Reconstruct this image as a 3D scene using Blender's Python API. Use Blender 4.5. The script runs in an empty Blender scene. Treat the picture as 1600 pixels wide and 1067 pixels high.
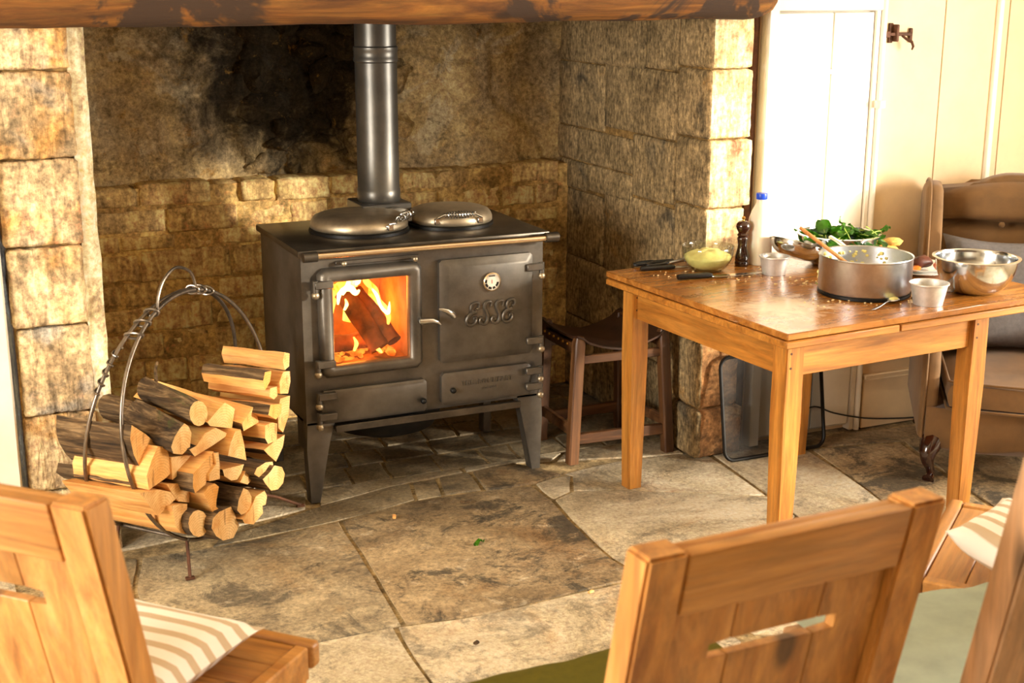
import bpy, bmesh, math, random
from mathutils import Vector, Matrix, noise
R_ = random.Random(7)
S = bpy.context.scene
COL = S.collection
V = Vector
PI = math.pi

# ------------------------------------------------------------------ camera, light, exposure
CAM_F=2154.96; CAM_P=(-1.2247,-4.4202,1.8097); CAM_R=(0.910998,-0.412408,0.001638); CAM_U=(0.105410,0.236683,0.965852); CAM_D=(0.398712,0.879717,-0.259090)
cd = bpy.data.cameras.new('camera'); cam = bpy.data.objects.new('camera', cd); COL.objects.link(cam)
cam.matrix_world = Matrix(((CAM_R[0], CAM_U[0], -CAM_D[0], CAM_P[0]), (CAM_R[1], CAM_U[1], -CAM_D[1], CAM_P[1]),
                           (CAM_R[2], CAM_U[2], -CAM_D[2], CAM_P[2]), (0, 0, 0, 1)))
cd.sensor_width = 36.0; cd.lens = CAM_F / 1600 * 36; cd.clip_start = 0.05
cd.dof.use_dof = True; cd.dof.focus_distance = 4.75; cd.dof.aperture_fstop = 5.0
S.camera = cam
S.view_settings.view_transform = 'Standard'; S.view_settings.look = 'None'
S.view_settings.exposure = 0.72; S.view_settings.gamma = 1.0; S.view_settings.use_curve_mapping = False

wd = bpy.data.worlds.new('sky'); S.world = wd; wd.use_nodes = True
bg = wd.node_tree.nodes['Background']; bg.inputs[0].default_value = (0.55, 0.7, 1.0, 1); bg.inputs[1].default_value = 0.6

SUN_DIR = V((-0.70, 0.68, -0.185)).normalized()
sl = bpy.data.lights.new('sun', 'SUN'); sl.energy = 3.4; sl.color = (1.0, 0.89, 0.72); sl.angle = math.radians(3.5)
so = bpy.data.objects.new('sun', sl); COL.objects.link(so)
so.rotation_mode = 'QUATERNION'; so.rotation_quaternion = SUN_DIR.to_track_quat('-Z', 'Y')

# windows of the room: (wall, centre, width, height)
WIN_RIGHT = [(-3.25, -1.65, 0.62, 2.15), (-4.8, -3.6, 0.75, 2.15)]      # y0, y1, z0, z1 in the wall x = XR
WIN_LEFT = [(-3.1, -1.5, 0.8, 2.15)]                                     # the same in the wall x = XL
XR, YR, XL, ZC = 3.9, -6.8, -3.2, 2.5
def window_light(name, loc, sx, sy, direction, watts):
    l = bpy.data.lights.new(name, 'AREA'); l.shape = 'RECTANGLE'; l.size = sx; l.size_y = sy
    l.energy = watts; l.color = (1.0, 0.95, 0.86)
    o = bpy.data.objects.new(name, l); COL.objects.link(o); o.location = loc
    o.rotation_mode = 'QUATERNION'; o.rotation_quaternion = V(direction).to_track_quat('-Z', 'Z')
for i, (a, b, c, d) in enumerate(WIN_RIGHT):
    window_light('daylight_right', (XR + 0.30, (a + b) / 2, (c + d) / 2), b - a, d - c, (-1, 0, 0), (175, 14)[i])
for (a, b, c, d) in WIN_LEFT:
    window_light('daylight_left', (XL - 0.30, (a + b) / 2, (c + d) / 2), b - a, d - c, (1, 0, 0), 175)

# ------------------------------------------------------------------ materials
def lin(c):
    return tuple(((v / 255) / 12.92 if v / 255 <= 0.04045 else ((v / 255 + 0.055) / 1.055) ** 2.4) for v in c) + (1.0,)
MATS = {}
class NT:
    def __init__(s, name):
        s.m = bpy.data.materials.new(name); s.m.use_nodes = True; s.t = s.m.node_tree
        s.p = s.t.nodes['Principled BSDF']; s.out = s.t.nodes['Material Output']; MATS[name] = s.m
    def n(s, typ, **kw):
        x = s.t.nodes.new(typ)
        for k, v in kw.items(): setattr(x, k, v)
        return x
    def l(s, a, b): s.t.links.new(a, b)
    def coord(s, stretch=(1, 1, 1), rot=(0, 0, 0), kind='Object', seed=True):
        tc = s.n('ShaderNodeTexCoord'); mp = s.n('ShaderNodeMapping')
        mp.inputs['Scale'].default_value = stretch; mp.inputs['Rotation'].default_value = rot
        if seed and kind == 'Object':
            oi = s.n('ShaderNodeObjectInfo'); ad = s.n('ShaderNodeVectorMath', operation='ADD'); mu = s.n('ShaderNodeMath', operation='MULTIPLY')
            mu.inputs[1].default_value = 37.0; s.l(oi.outputs['Random'], mu.inputs[0])
            s.l(tc.outputs[kind], ad.inputs[0]); s.l(mu.outputs[0], ad.inputs[1]); s.l(ad.outputs[0], mp.inputs[0])
        else: s.l(tc.outputs[kind], mp.inputs[0])
        return mp.outputs[0]
    def noise(s, vec, scale, detail=5, rough=0.6, dist=0.0):
        x = s.n('ShaderNodeTexNoise'); s.l(vec, x.inputs['Vector']); x.inputs['Scale'].default_value = scale
        x.inputs['Detail'].default_value = detail; x.inputs['Roughness'].default_value = rough; x.inputs['Distortion'].default_value = dist
        return x.outputs['Fac']
    def wave(s, vec, scale, dist=3, detail=2, dscale=1.5, direction='X'):
        x = s.n('ShaderNodeTexWave'); x.bands_direction = direction; s.l(vec, x.inputs['Vector']); x.inputs['Scale'].default_value = scale
        x.inputs['Distortion'].default_value = dist; x.inputs['Detail'].default_value = detail; x.inputs['Detail Scale'].default_value = dscale
        return x.outputs['Fac']
    def ramp(s, fac, cols, interp='LINEAR'):
        x = s.n('ShaderNodeValToRGB'); x.color_ramp.interpolation = interp; e = x.color_ramp.elements
        while len(e) < len(cols): e.new(0.5)
        for k, (p, c) in enumerate(cols):
            e[k].position = p; e[k].color = lin(c) if len(c) == 3 else c
        s.l(fac, x.inputs[0]); return x.outputs[0]
    def sm(s, fac, lo, hi):
        x = s.n('ShaderNodeMapRange'); x.interpolation_type = 'SMOOTHSTEP'; x.clamp = True
        s.l(fac, x.inputs[0]); x.inputs[1].default_value = lo; x.inputs[2].default_value = hi
        return x.outputs[0]
    def math(s, op, a, b=0.0):
        x = s.n('ShaderNodeMath', operation=op)
        for i, v in enumerate((a, b)):
            if isinstance(v, (int, float)): x.inputs[i].default_value = v
            else: s.l(v, x.inputs[i])
        return x.outputs[0]
    def mix(s, fac, a, b, mode='MIX'):
        x = s.n('ShaderNodeMix', data_type='RGBA', blend_type=mode)
        for sock, v in ((x.inputs[0], fac), (x.inputs[6], a), (x.inputs[7], b)):
            if isinstance(v, (int, float)): sock.default_value = v
            elif isinstance(v, tuple): sock.default_value = lin(v) if len(v) == 3 else v
            else: s.l(v, sock)
        return x.outputs[2]
    def vary(s, col, amt):
        oi = s.n('ShaderNodeObjectInfo'); mr = s.n('ShaderNodeMapRange'); s.l(oi.outputs['Random'], mr.inputs[0])
        mr.inputs[3].default_value = 1 - amt; mr.inputs[4].default_value = 1 + amt
        h = s.n('ShaderNodeHueSaturation'); s.l(mr.outputs[0], h.inputs['Value']); s.l(col, h.inputs['Color']); return h.outputs[0]
    def bump(s, fac, strength, dist=0.01, prev=None):
        b = s.n('ShaderNodeBump'); b.inputs['Strength'].default_value = strength; b.inputs['Distance'].default_value = dist
        s.l(fac, b.inputs['Height'])
        if prev is not None: s.l(prev, b.inputs['Normal'])
        return b.outputs[0]
    def done(s, col=None, rough=0.6, metal=0.0, nrm=None, **kw):
        p = s.p
        if col is not None:
            if isinstance(col, tuple): p.inputs['Base Color'].default_value = lin(col)
            else: s.l(col, p.inputs['Base Color'])
        if isinstance(rough, (int, float)): p.inputs['Roughness'].default_value = rough
        else: s.l(rough, p.inputs['Roughness'])
        p.inputs['Metallic'].default_value = metal
        if nrm is not None: s.l(nrm, p.inputs['Normal'])
        for k, v in kw.items(): p.inputs[k.replace('_', ' ')].default_value = v
        return s.m

def stone(name, cols, vary=0.12, tool=0.5, chisel=(26, 3, 7), rough=0.9, rot=(0.2, 0.5, 0), patch=None, bumpd=0.012, sc=3.5):
    t = NT(name); v = t.coord()
    c = t.ramp(t.noise(v, sc, 7, 0.65, 0.6), cols)
    if patch:
        for (pc, ps, lo, hi) in patch: c = t.mix(t.sm(t.noise(v, ps, 5, 0.6, 0.4), lo, hi), c, pc)
    fine = t.noise(v, 55, 4, 0.7)
    c = t.mix(0.6, c, t.ramp(fine, [(0.3, (52, 44, 32)), (0.7, (255, 252, 244))]), 'OVERLAY')
    c = t.mix(0.45, c, t.ramp(t.noise(v, 16, 8, 0.8, 0.5), [(0.3, (60, 50, 38)), (0.7, (255, 250, 240))]), 'OVERLAY')
    c = t.vary(c, vary)
    vt = t.coord(chisel, rot)
    tl = t.noise(vt, 1.0, 3, 0.55, 0.3)
    c = t.mix(0.42, c, t.ramp(tl, [(0.35, (80, 68, 50)), (0.62, (255, 250, 240))]), 'OVERLAY')  # tool-mark grooves darkened in the colour too: their shade along with dirt
    n = t.bump(tl, tool, bumpd); n = t.bump(fine, 0.35, 0.005, n); n = t.bump(t.noise(v, 9, 4, 0.6), 0.5, 0.012, n)
    return t.done(c, rough, 0, n, Specular_IOR_Level=0.2)
stone('stone_pillar', [(0.25, (140, 118, 92)), (0.45, (182, 162, 130)), (0.6, (204, 186, 154)), (0.8, (214, 186, 130))], tool=0.9, chisel=(34, 8, 9), rot=(0.3, 0.6, 0.2), bumpd=0.016,
      patch=[((186, 138, 72), 2.2, 0.55, 0.72), ((156, 154, 150), 3.1, 0.53, 0.68)])
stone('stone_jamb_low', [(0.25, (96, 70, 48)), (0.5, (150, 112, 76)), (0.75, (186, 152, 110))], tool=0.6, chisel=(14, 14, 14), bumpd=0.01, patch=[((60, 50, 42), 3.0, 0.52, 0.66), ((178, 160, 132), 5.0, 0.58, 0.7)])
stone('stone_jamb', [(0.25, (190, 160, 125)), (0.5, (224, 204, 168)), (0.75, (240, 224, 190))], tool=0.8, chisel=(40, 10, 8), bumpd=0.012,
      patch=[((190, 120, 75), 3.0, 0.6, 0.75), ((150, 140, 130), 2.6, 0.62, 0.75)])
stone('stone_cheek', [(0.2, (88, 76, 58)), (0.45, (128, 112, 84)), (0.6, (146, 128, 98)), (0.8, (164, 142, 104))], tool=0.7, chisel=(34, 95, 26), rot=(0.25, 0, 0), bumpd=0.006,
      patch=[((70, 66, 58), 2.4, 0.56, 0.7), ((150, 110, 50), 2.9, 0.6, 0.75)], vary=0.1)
stone('stone_ledge', [(0.2, (158, 128, 82)), (0.45, (196, 170, 122)), (0.65, (216, 192, 146)), (0.85, (228, 208, 164))], tool=0.55, chisel=(36, 6, 9), bumpd=0.01,
      patch=[((110, 92, 66), 2.0, 0.58, 0.74)], vary=0.12)
stone('stone_rubble', [(0.2, (26, 21, 16)), (0.42, (70, 55, 34)), (0.6, (112, 86, 44)), (0.8, (140, 112, 70))], tool=0.4, chisel=(9, 9, 9), bumpd=0.012, vary=0.35,
      patch=[((22, 19, 16), 3.0, 0.46, 0.6)])
stone('mortar', [(0.3, (150, 122, 74)), (0.7, (196, 168, 116))], tool=0.4, chisel=(12, 12, 12))
stone('mortar_dark', [(0.3, (96, 76, 46)), (0.7, (138, 112, 70))], tool=0.4, chisel=(12, 12, 12))
stone('lime_plaster', [(0.3, (196, 182, 150)), (0.7, (232, 222, 196))], tool=0.5, chisel=(20, 20, 3), vary=0.0)

def soot_wall(name):
    t = NT(name); v = t.coord(seed=False)
    sep = t.n('ShaderNodeSeparateXYZ'); tc = t.n('ShaderNodeTexCoord'); t.l(tc.outputs['Object'], sep.inputs[0])
    x, z = sep.outputs[0], sep.outputs[2]
    c = t.ramp(t.noise(v, 2.6, 8, 0.66, 0.8), [(0.25, (138, 124, 98)), (0.42, (176, 160, 130)), (0.55, (196, 174, 128)), (0.7, (214, 194, 152)), (0.85, (226, 212, 178))])
    c = t.mix(t.sm(t.noise(v, 3.4, 5, 0.6, 0.8), 0.56, 0.62), c, (206, 194, 164))
    c = t.mix(t.sm(t.noise(v, 1.7, 6, 0.7, 1.0), 0.57, 0.68), c, (160, 114, 40))
    # soot : the stain the fires have left round and above the flue
    dx = t.math('MULTIPLY', t.math('SUBTRACT', x, 0.27), 1.5); dz = t.math('MULTIPLY', t.math('SUBTRACT', z, 1.60), 1.05)
    d = t.math('SQRT', t.math('ADD', t.math('MULTIPLY', dx, dx), t.math('MULTIPLY', dz, dz)))
    d = t.math('ADD', d, t.math('MULTIPLY', t.math('SUBTRACT', t.noise(v, 4.5, 8, 0.7, 0.7), 0.5), 1.3))
    dtop = t.math('ADD', z, t.math('MULTIPLY', t.math('SUBTRACT', t.noise(v, 2.2, 7, 0.7, 0.9), 0.5), 0.75))
    soot = t.math('MAXIMUM', t.sm(d, 0.95, 0.42), t.math('MULTIPLY', t.sm(dtop, 1.46, 1.86), 0.85))
    c = t.mix(t.math('MULTIPLY', soot, 0.95), c, (20, 16, 12))
    c = t.mix(t.math('MULTIPLY', t.sm(t.noise(v, 9, 8, 0.8, 0.6), 0.54, 0.68), 0.6), c, (58, 46, 32))
    c = t.mix(t.math('MULTIPLY', t.sm(t.noise(v, 13, 8, 0.8, 0.6), 0.57, 0.68), 0.55), c, (170, 132, 66))
    fine = t.noise(v, 60, 5, 0.75)
    c = t.mix(0.6, c, t.ramp(fine, [(0.3, (52, 44, 32)), (0.7, (255, 250, 240))]), 'OVERLAY')
    c = t.mix(0.5, c, t.ramp(t.noise(v, 18, 8, 0.8, 0.6), [(0.3, (60, 50, 38)), (0.7, (255, 250, 240))]), 'OVERLAY')
    n = t.bump(fine, 0.4, 0.006); n = t.bump(t.noise(v, 12, 6, 0.7), 0.7, 0.02, n)
    return t.done(c, 0.95, 0, n, Specular_IOR_Level=0.15)
soot_wall('soot_plaster')

def flagstone(name, cols, blot, rust, k_blot, k_rust):
    t = NT(name); v = t.coord(); w = t.coord(seed=False)
    c = t.ramp(t.noise(v, 2.2, 9, 0.7, 0.9), cols)
    c = t.mix(t.math('MULTIPLY', t.sm(t.noise(v, 1.9, 8, 0.72, 0.5), 0.50, 0.66), k_rust), c, rust)
    c = t.mix(t.math('MULTIPLY', t.sm(t.noise(v, 3.2, 10, 0.8, 0.7), 0.50, 0.60), k_blot), c, blot)
    c = t.mix(t.math('MULTIPLY', t.sm(t.noise(v, 17, 8, 0.8, 0.3), 0.53, 0.64), 0.65 * k_blot), c, blot)
    c = t.mix(t.math('MULTIPLY', t.sm(t.noise(v, 11, 8, 0.8, 0.5), 0.56, 0.66), 0.4), c, (236, 222, 192))
    sep = t.n('ShaderNodeSeparateXYZ'); tc = t.n('ShaderNodeNewGeometry'); t.l(tc.outputs['Position'], sep.inputs[0])   # ash trodden out from the hearth
    dirt = t.sm(t.math('ADD', sep.outputs[1], t.math('MULTIPLY', t.noise(w, 3.0, 7, 0.75), 0.9)), -0.15, 0.72)
    c = t.mix(t.math('MULTIPLY', dirt, 0.6), c, (70, 60, 46))
    fine = t.noise(v, 70, 5, 0.75)
    c = t.mix(0.5, c, t.ramp(fine, [(0.3, (60, 52, 40)), (0.7, (255, 250, 240))]), 'OVERLAY'); c = t.vary(c, 0.08)
    n = t.bump(fine, 0.35, 0.004); n = t.bump(t.noise(v, 8, 8, 0.72, 0.5), 0.75, 0.022, n)
    r = t.ramp(t.noise(v, 5, 5), [(0.3, (0.42,) * 3 + (1,)), (0.7, (0.75,) * 3 + (1,))])
    t.done(c, r, 0, n, Specular_IOR_Level=0.35)
flagstone('flagstone', [(0.25, (150, 134, 108)), (0.42, (200, 184, 152)), (0.56, (226, 212, 184)), (0.74, (238, 226, 202)), (0.88, (206, 174, 130))], (92, 84, 72), (196, 158, 108), 0.5, 0.5)
flagstone('flagstone_brown', [(0.25, (108, 94, 72)), (0.42, (150, 130, 100)), (0.56, (180, 158, 122)), (0.74, (198, 178, 144)), (0.88, (158, 124, 84))], (66, 62, 54), (146, 110, 70), 0.85, 0.6)
flagstone('flagstone_grey', [(0.25, (112, 100, 80)), (0.42, (154, 138, 110)), (0.56, (182, 166, 134)), (0.74, (200, 184, 150)), (0.88, (168, 138, 96))], (80, 76, 68), (150, 118, 74), 0.75, 0.5)
stone('floor_mortar', [(0.3, (108, 94, 70)), (0.7, (160, 144, 112))], tool=0.4, chisel=(14, 14, 14))

def wood(name, dark, mid, light, axis='Z', rough=0.5, scale=1.0, knots=True, vary=0.07, worn=None, coat=0.0, bump=0.15, spec=0.4):
    t = NT(name)
    st = {'X': (1.2, 14, 14), 'Y': (14, 1.2, 14), 'Z': (14, 14, 1.2)}[axis]
    v = t.coord(tuple(a * scale for a in st)); v0 = t.coord()
    g = t.noise(v, 1.6, 7, 0.62, 0.9); fg = t.noise(v, 6.5, 5, 0.7, 0.3)
    c = t.ramp(g, [(0.3, dark), (0.5, mid), (0.72, light)])
    c = t.mix(0.45, c, t.ramp(fg, [(0.3, tuple(int(a * 0.7) for a in dark)), (0.7, light)]), 'OVERLAY')
    c = t.mix(t.math('MULTIPLY', t.sm(t.noise(v0, 3.0, 4, 0.6), 0.55, 0.75), 0.35), c, dark)
    if knots:
        vk = t.coord(tuple(a / 1.2 * 2.2 if a < 2 else 5.5 for a in st)); vo = t.n('ShaderNodeTexVoronoi'); t.l(vk, vo.inputs['Vector']); vo.inputs['Scale'].default_value = 1.0
        c = t.mix(t.math('MULTIPLY', t.sm(vo.outputs['Distance'], 0.16, 0.06), 0.8), c, tuple(int(a * 0.35) for a in dark))
    if worn: c = t.mix(t.sm(t.noise(v0, worn[1], 6, 0.65, 0.8), worn[2], worn[3]), c, worn[0])
    c = t.vary(c, vary)
    n = t.bump(fg, bump, 0.003)
    t.done(c, rough, 0, n, Specular_IOR_Level=spec, Coat_Weight=coat, Coat_Roughness=0.2)
wood('beam_oak', (52, 32, 12), (118, 78, 28), (170, 122, 50), 'X', 0.8, 0.8, worn=((56, 38, 22), 1.3, 0.5, 0.54), bump=1.0)
wood('table_oak', (140, 92, 38), (182, 130, 58), (208, 160, 82), 'Z', 0.38, 1.0, knots=False, coat=0.15)
wood('table_oak_side', (140, 92, 38), (182, 130, 58), (208, 160, 82), 'X', 0.38, 1.0, knots=False, coat=0.15)
wood('table_oak_y', (140, 92, 38), (182, 130, 58), (208, 160, 82), 'Y', 0.38, 1.0, knots=False, coat=0.15)
wood('pine', (150, 102, 52), (188, 142, 80), (212, 172, 110), 'Z', 0.45, 0.8, coat=0.1)
wood('pine_grey', (150, 118, 84), (182, 148, 112), (206, 176, 142), 'Z', 0.5, 0.8)
wood('pine_cross', (146, 98, 50), (184, 138, 76), (208, 168, 106), 'X', 0.45, 0.8, coat=0.1)
wood('dark_oak', (56, 34, 18), (96, 64, 36), (138, 98, 60), 'Z', 0.45, 1.0, knots=False)
wood('dark_oak_side', (56, 34, 18), (96, 64, 36), (142, 102, 64), 'X', 0.45, 1.0, knots=False)
wood('spoon_wood', (176, 122, 62), (206, 154, 92), (224, 176, 116), 'Z', 0.6, 2.0, knots=False)
wood('split_wood', (196, 140, 76), (226, 180, 116), (240, 206, 150), 'Y', 0.8, 1.2, knots=False, vary=0.12, bump=0.5)
wood('tree_bark', (34, 25, 16), (96, 76, 50), (176, 150, 112), 'Y', 0.95, 2.2, knots=False, vary=0.2, worn=((70, 74, 34), 4.0, 0.6, 0.68), bump=1.0)
def cut_end():
    t = NT('cut_end'); v = t.coord(); oi = t.n('ShaderNodeObjectInfo')
    c = t.ramp(t.noise(v, 9, 6, 0.65, 0.5), [(0.3, (200, 138, 70)), (0.5, (228, 182, 118)), (0.7, (242, 208, 150))])
    c = t.mix(t.math('MULTIPLY', t.sm(oi.outputs['Random'], 0.55, 0.9), 0.6), c, (222, 146, 50))
    wv = t.n('ShaderNodeTexWave'); wv.wave_type = 'RINGS'; wv.rings_direction = 'Y'; t.l(t.coord(seed=False), wv.inputs['Vector']); wv.inputs['Scale'].default_value = 38; wv.inputs['Distortion'].default_value = 3.0; wv.inputs['Detail Scale'].default_value = 4.0
    c = t.mix(t.math('MULTIPLY', t.sm(wv.outputs['Fac'], 0.55, 0.95), 0.35), c, (176, 116, 58))
    c = t.mix(t.math('MULTIPLY', t.sm(t.noise(t.coord((60, 1, 9)), 1.0, 4, 0.6), 0.6, 0.66), 0.55), c, (120, 76, 40))
    n = t.bump(t.noise(v, 60, 4, 0.7), 0.4, 0.004)
    t.done(c, 0.85, 0, n, Specular_IOR_Level=0.2)
cut_end()

def table_top():
    t = NT('table_top'); v = t.coord((1.2, 14, 14), seed=False); v0 = t.coord(seed=False)
    g = t.noise(v, 1.6, 7, 0.62, 0.9)
    c = t.ramp(g, [(0.3, (122, 72, 26)), (0.5, (166, 106, 44)), (0.72, (200, 140, 66))])
    c = t.mix(t.math('MULTIPLY', t.sm(t.noise(v0, 5, 6, 0.7, 1.0), 0.52, 0.66), 0.4), c, (96, 54, 22))
    # flour spilt on the near left corner
    sep = t.n('ShaderNodeSeparateXYZ'); tc = t.n('ShaderNodeTexCoord'); t.l(tc.outputs['Object'], sep.inputs[0])
    dx = t.math('MULTIPLY', t.math('SUBTRACT', sep.outputs[0], -0.36), 4.2); dy = t.math('MULTIPLY', t.math('SUBTRACT', sep.outputs[1], -0.22), 5.0)
    d = t.math('SQRT', t.math('ADD', t.math('MULTIPLY', dx, dx), t.math('MULTIPLY', dy, dy)))
    d = t.math('ADD', d, t.math('MULTIPLY', t.math('SUBTRACT', t.noise(v0, 9, 7, 0.72, 1.0), 0.5), 2.6))
    fl = t.sm(d, 0.85, 0.25)
    c = t.mix(t.math('MULTIPLY', fl, 0.8), c, (236, 220, 196))
    r = t.mix(fl, t.ramp(t.noise(v0, 6, 5), [(0.3, (0.14,) * 3 + (1,)), (0.7, (0.34,) * 3 + (1,))]), (0.75, 0.75, 0.75, 1))
    t.done(c, r, 0, t.bump(g, 0.06, 0.002), Specular_IOR_Level=0.55, Coat_Weight=0.3, Coat_Roughness=0.15)
table_top()

def plain(name, col, rough=0.5, metal=0.0, nz=0.0, nsc=20, bump=0.0, dark=0.75, **kw):
    t = NT(name); v = t.coord()
    f = t.noise(v, nsc, 5, 0.65)
    c = t.ramp(f, [(0.3, tuple(int(a * (1 - nz)) for a in col)), (0.7, tuple(min(255, int(a * (1 + nz * 0.6))) for a in col))])
    return t.done(c, rough, metal, t.bump(f, bump, 0.003) if bump else None, **kw)
plain('white_paint', (238, 230, 212), 0.45, nz=0.04, nsc=6, bump=0.05)
plain('cream_paint', (228, 200, 158), 0.5, nz=0.05, nsc=5, bump=0.05)
plain('room_plaster', (222, 206, 176), 0.9, nz=0.06, nsc=4)
plain('stove_paint', (102, 96, 87), 0.42, 0.7, nz=0.22, nsc=7, bump=0.02)
plain('stove_top', (88, 80, 70), 0.34, 0.8, nz=0.3, nsc=8, bump=0.03)
plain('flue_paint', (92, 88, 82), 0.36, 0.75, nz=0.12, nsc=9, bump=0.02)
plain('lid_metal', (178, 162, 136), 0.42, 0.85, nz=0.12, nsc=18, bump=0.03)
plain('rail_metal', (228, 206, 174), 0.25, 1.0, nz=0.05, nsc=30)
plain('bright_steel', (214, 218, 222), 0.15, 1.0, nz=0.05, nsc=30)
plain('brushed_steel', (200, 204, 208), 0.34, 1.0, nz=0.08, nsc=26, bump=0.01)
plain('dull_aluminium', (214, 210, 204), 0.48, 0.65, nz=0.1, nsc=22)
plain('wrought_iron', (128, 118, 106), 0.30, 0.85, nz=0.25, nsc=24, bump=0.1)
plain('black_iron', (30, 28, 26), 0.45, 0.6, nz=0.2, nsc=24, bump=0.1)
plain('rust_iron', (92, 58, 38), 0.7, 0.4, nz=0.3, nsc=24, bump=0.2)
plain('black_plastic', (20, 20, 22), 0.35, 0.0, nz=0.1)
plain('cast_shadow_black', (16, 14, 12), 0.8, 0.0, nz=0.2)
plain('firebrick', (150, 104, 62), 0.95, 0.0, nz=0.3, nsc=9, bump=0.3)
plain('char_wood', (104, 60, 30), 0.95, 0.0, nz=0.6, nsc=14, bump=0.6)
plain('dial_white', (238, 232, 220), 0.4)
plain('dial_black', (22, 20, 20), 0.4)
plain('dial_red', (190, 30, 24), 0.4)
plain('leather', (58, 34, 22), 0.42, 0.0, nz=0.35, nsc=9, bump=0.3)
plain('velvet', (112, 82, 46), 0.85, 0.0, nz=0.14, nsc=7, bump=0.06, Sheen_Weight=0.2, Sheen_Roughness=0.4)
plain('grey_linen', (98, 94, 94), 0.9, 0.0, nz=0.12, nsc=60, bump=0.1)
plain('olive_cloth', (126, 116, 26), 0.9, 0.0, nz=0.06, nsc=40, bump=0.1)
plain('mint_cloth', (210, 222, 200), 0.85, 0.0, nz=0.08, nsc=8, bump=0.15)
plain('mill_wood', (48, 20, 10), 0.16, 0.0, nz=0.3, nsc=18, Coat_Weight=0.8, Coat_Roughness=0.08)
plain('brass', (200, 150, 70), 0.3, 1.0)
plain('blue_cap', (24, 70, 200), 0.4)
plain('milk_plastic', (238, 226, 200), 0.35, nz=0.02, Subsurface_Weight=0.2)
plain('mash', (246, 230, 150), 0.6, 0.0, nz=0.12, nsc=16, bump=0.5)
plain('spinach', (86, 150, 30), 0.4, 0.0, nz=0.35, nsc=16, bump=0.2)
plain('spinach_pale', (150, 176, 70), 0.45, 0.0, nz=0.2, nsc=16)
plain('spinach_back', (134, 168, 110), 0.5, 0.0, nz=0.15, nsc=16)
plain('bread_crumb', (232, 182, 96), 0.85, 0.0, nz=0.2, nsc=40, bump=0.5)
plain('roast_meat', (86, 40, 26), 0.5, 0.0, nz=0.4, nsc=25, bump=0.5)
plain('pink_meat', (220, 140, 124), 0.5, 0.0, nz=0.2, nsc=25, bump=0.2)
plain('orange_sauce', (206, 112, 26), 0.35, 0.0, nz=0.25, nsc=30, bump=0.3)
plain('china', (240, 236, 228), 0.2)
plain('pink_board', (226, 200, 186), 0.6)
plain('crumbs', (232, 206, 150), 0.9)
plain('coal_ash', (70, 62, 52), 0.95, nz=0.3, nsc=20)
plain('cord_black', (34, 32, 30), 0.6)
def stripes():
    t = NT('striped_ticking'); v = t.coord(seed=False); sep = t.n('ShaderNodeSeparateXYZ'); t.l(v, sep.inputs[0])
    f = t.math('FRACT', t.math('MULTIPLY', sep.outputs[0], 20.0)); f = t.sm(f, 0.56, 0.62)
    c = t.mix(f, (238, 230, 216), (196, 172, 140)); t.done(c, 0.9, 0, t.bump(t.noise(t.coord(), 14, 4), 0.25, 0.01))
    t = NT('red_stripes'); v = t.coord((1, 1, 1), seed=False); sep = t.n('ShaderNodeSeparateXYZ'); t.l(v, sep.inputs[0])
    f = t.math('FRACT', t.math('MULTIPLY', sep.outputs[2], 62.0))
    c = t.ramp(f, [(0.0, (128, 46, 40)), (0.35, (160, 82, 60)), (0.5, (70, 52, 54)), (0.75, (176, 120, 92)), (0.9, (110, 40, 40))])
    t.done(c, 0.9, 0)
stripes()
def glassy():
    t = NT('bowl_glass'); tr = t.n('ShaderNodeBsdfTransparent'); gl = t.n('ShaderNodeBsdfGlossy'); mx = t.n('ShaderNodeMixShader'); fr = t.n('ShaderNodeLayerWeight'); fr.inputs[0].default_value = 0.5
    tr.inputs[0].default_value = (0.93, 0.95, 0.91, 1); gl.inputs['Roughness'].default_value = 0.03; t.l(t.math('ADD', t.math('MULTIPLY', t.math('POWER', fr.outputs['Facing'], 2.5), 0.75), 0.06), mx.inputs[0])
    t.l(tr.outputs[0], mx.inputs[1]); t.l(gl.outputs[0], mx.inputs[2]); t.l(mx.outputs[0], t.out.inputs[0])
    t = NT('stove_glass'); tr = t.n('ShaderNodeBsdfTransparent'); gl = t.n('ShaderNodeBsdfGlossy'); mx = t.n('ShaderNodeMixShader')
    tr.inputs[0].default_value = (1.0, 0.93, 0.84, 1); gl.inputs['Roughness'].default_value = 0.08; mx.inputs[0].default_value = 0.05
    t.l(tr.outputs[0], mx.inputs[1]); t.l(gl.outputs[0], mx.inputs[2]); t.l(mx.outputs[0], t.out.inputs[0])
    t = NT('window_pane'); tr = t.n('ShaderNodeBsdfTransparent'); t.l(tr.outputs[0], t.out.inputs[0])
    # fire-screen gauze : fine wire mesh, mostly holes
    t = NT('wire_gauze'); tr = t.n('ShaderNodeBsdfTransparent'); mx = t.n('ShaderNodeMixShader'); mx.inputs[0].default_value = 0.6
    t.p.inputs['Base Color'].default_value = lin((40, 36, 30)); t.p.inputs['Metallic'].default_value = 0.5; t.p.inputs['Roughness'].default_value = 0.5
    t.l(tr.outputs[0], mx.inputs[1]); t.l(t.p.outputs[0], mx.inputs[2]); t.l(mx.outputs[0], t.out.inputs[0])
glassy()
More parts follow.
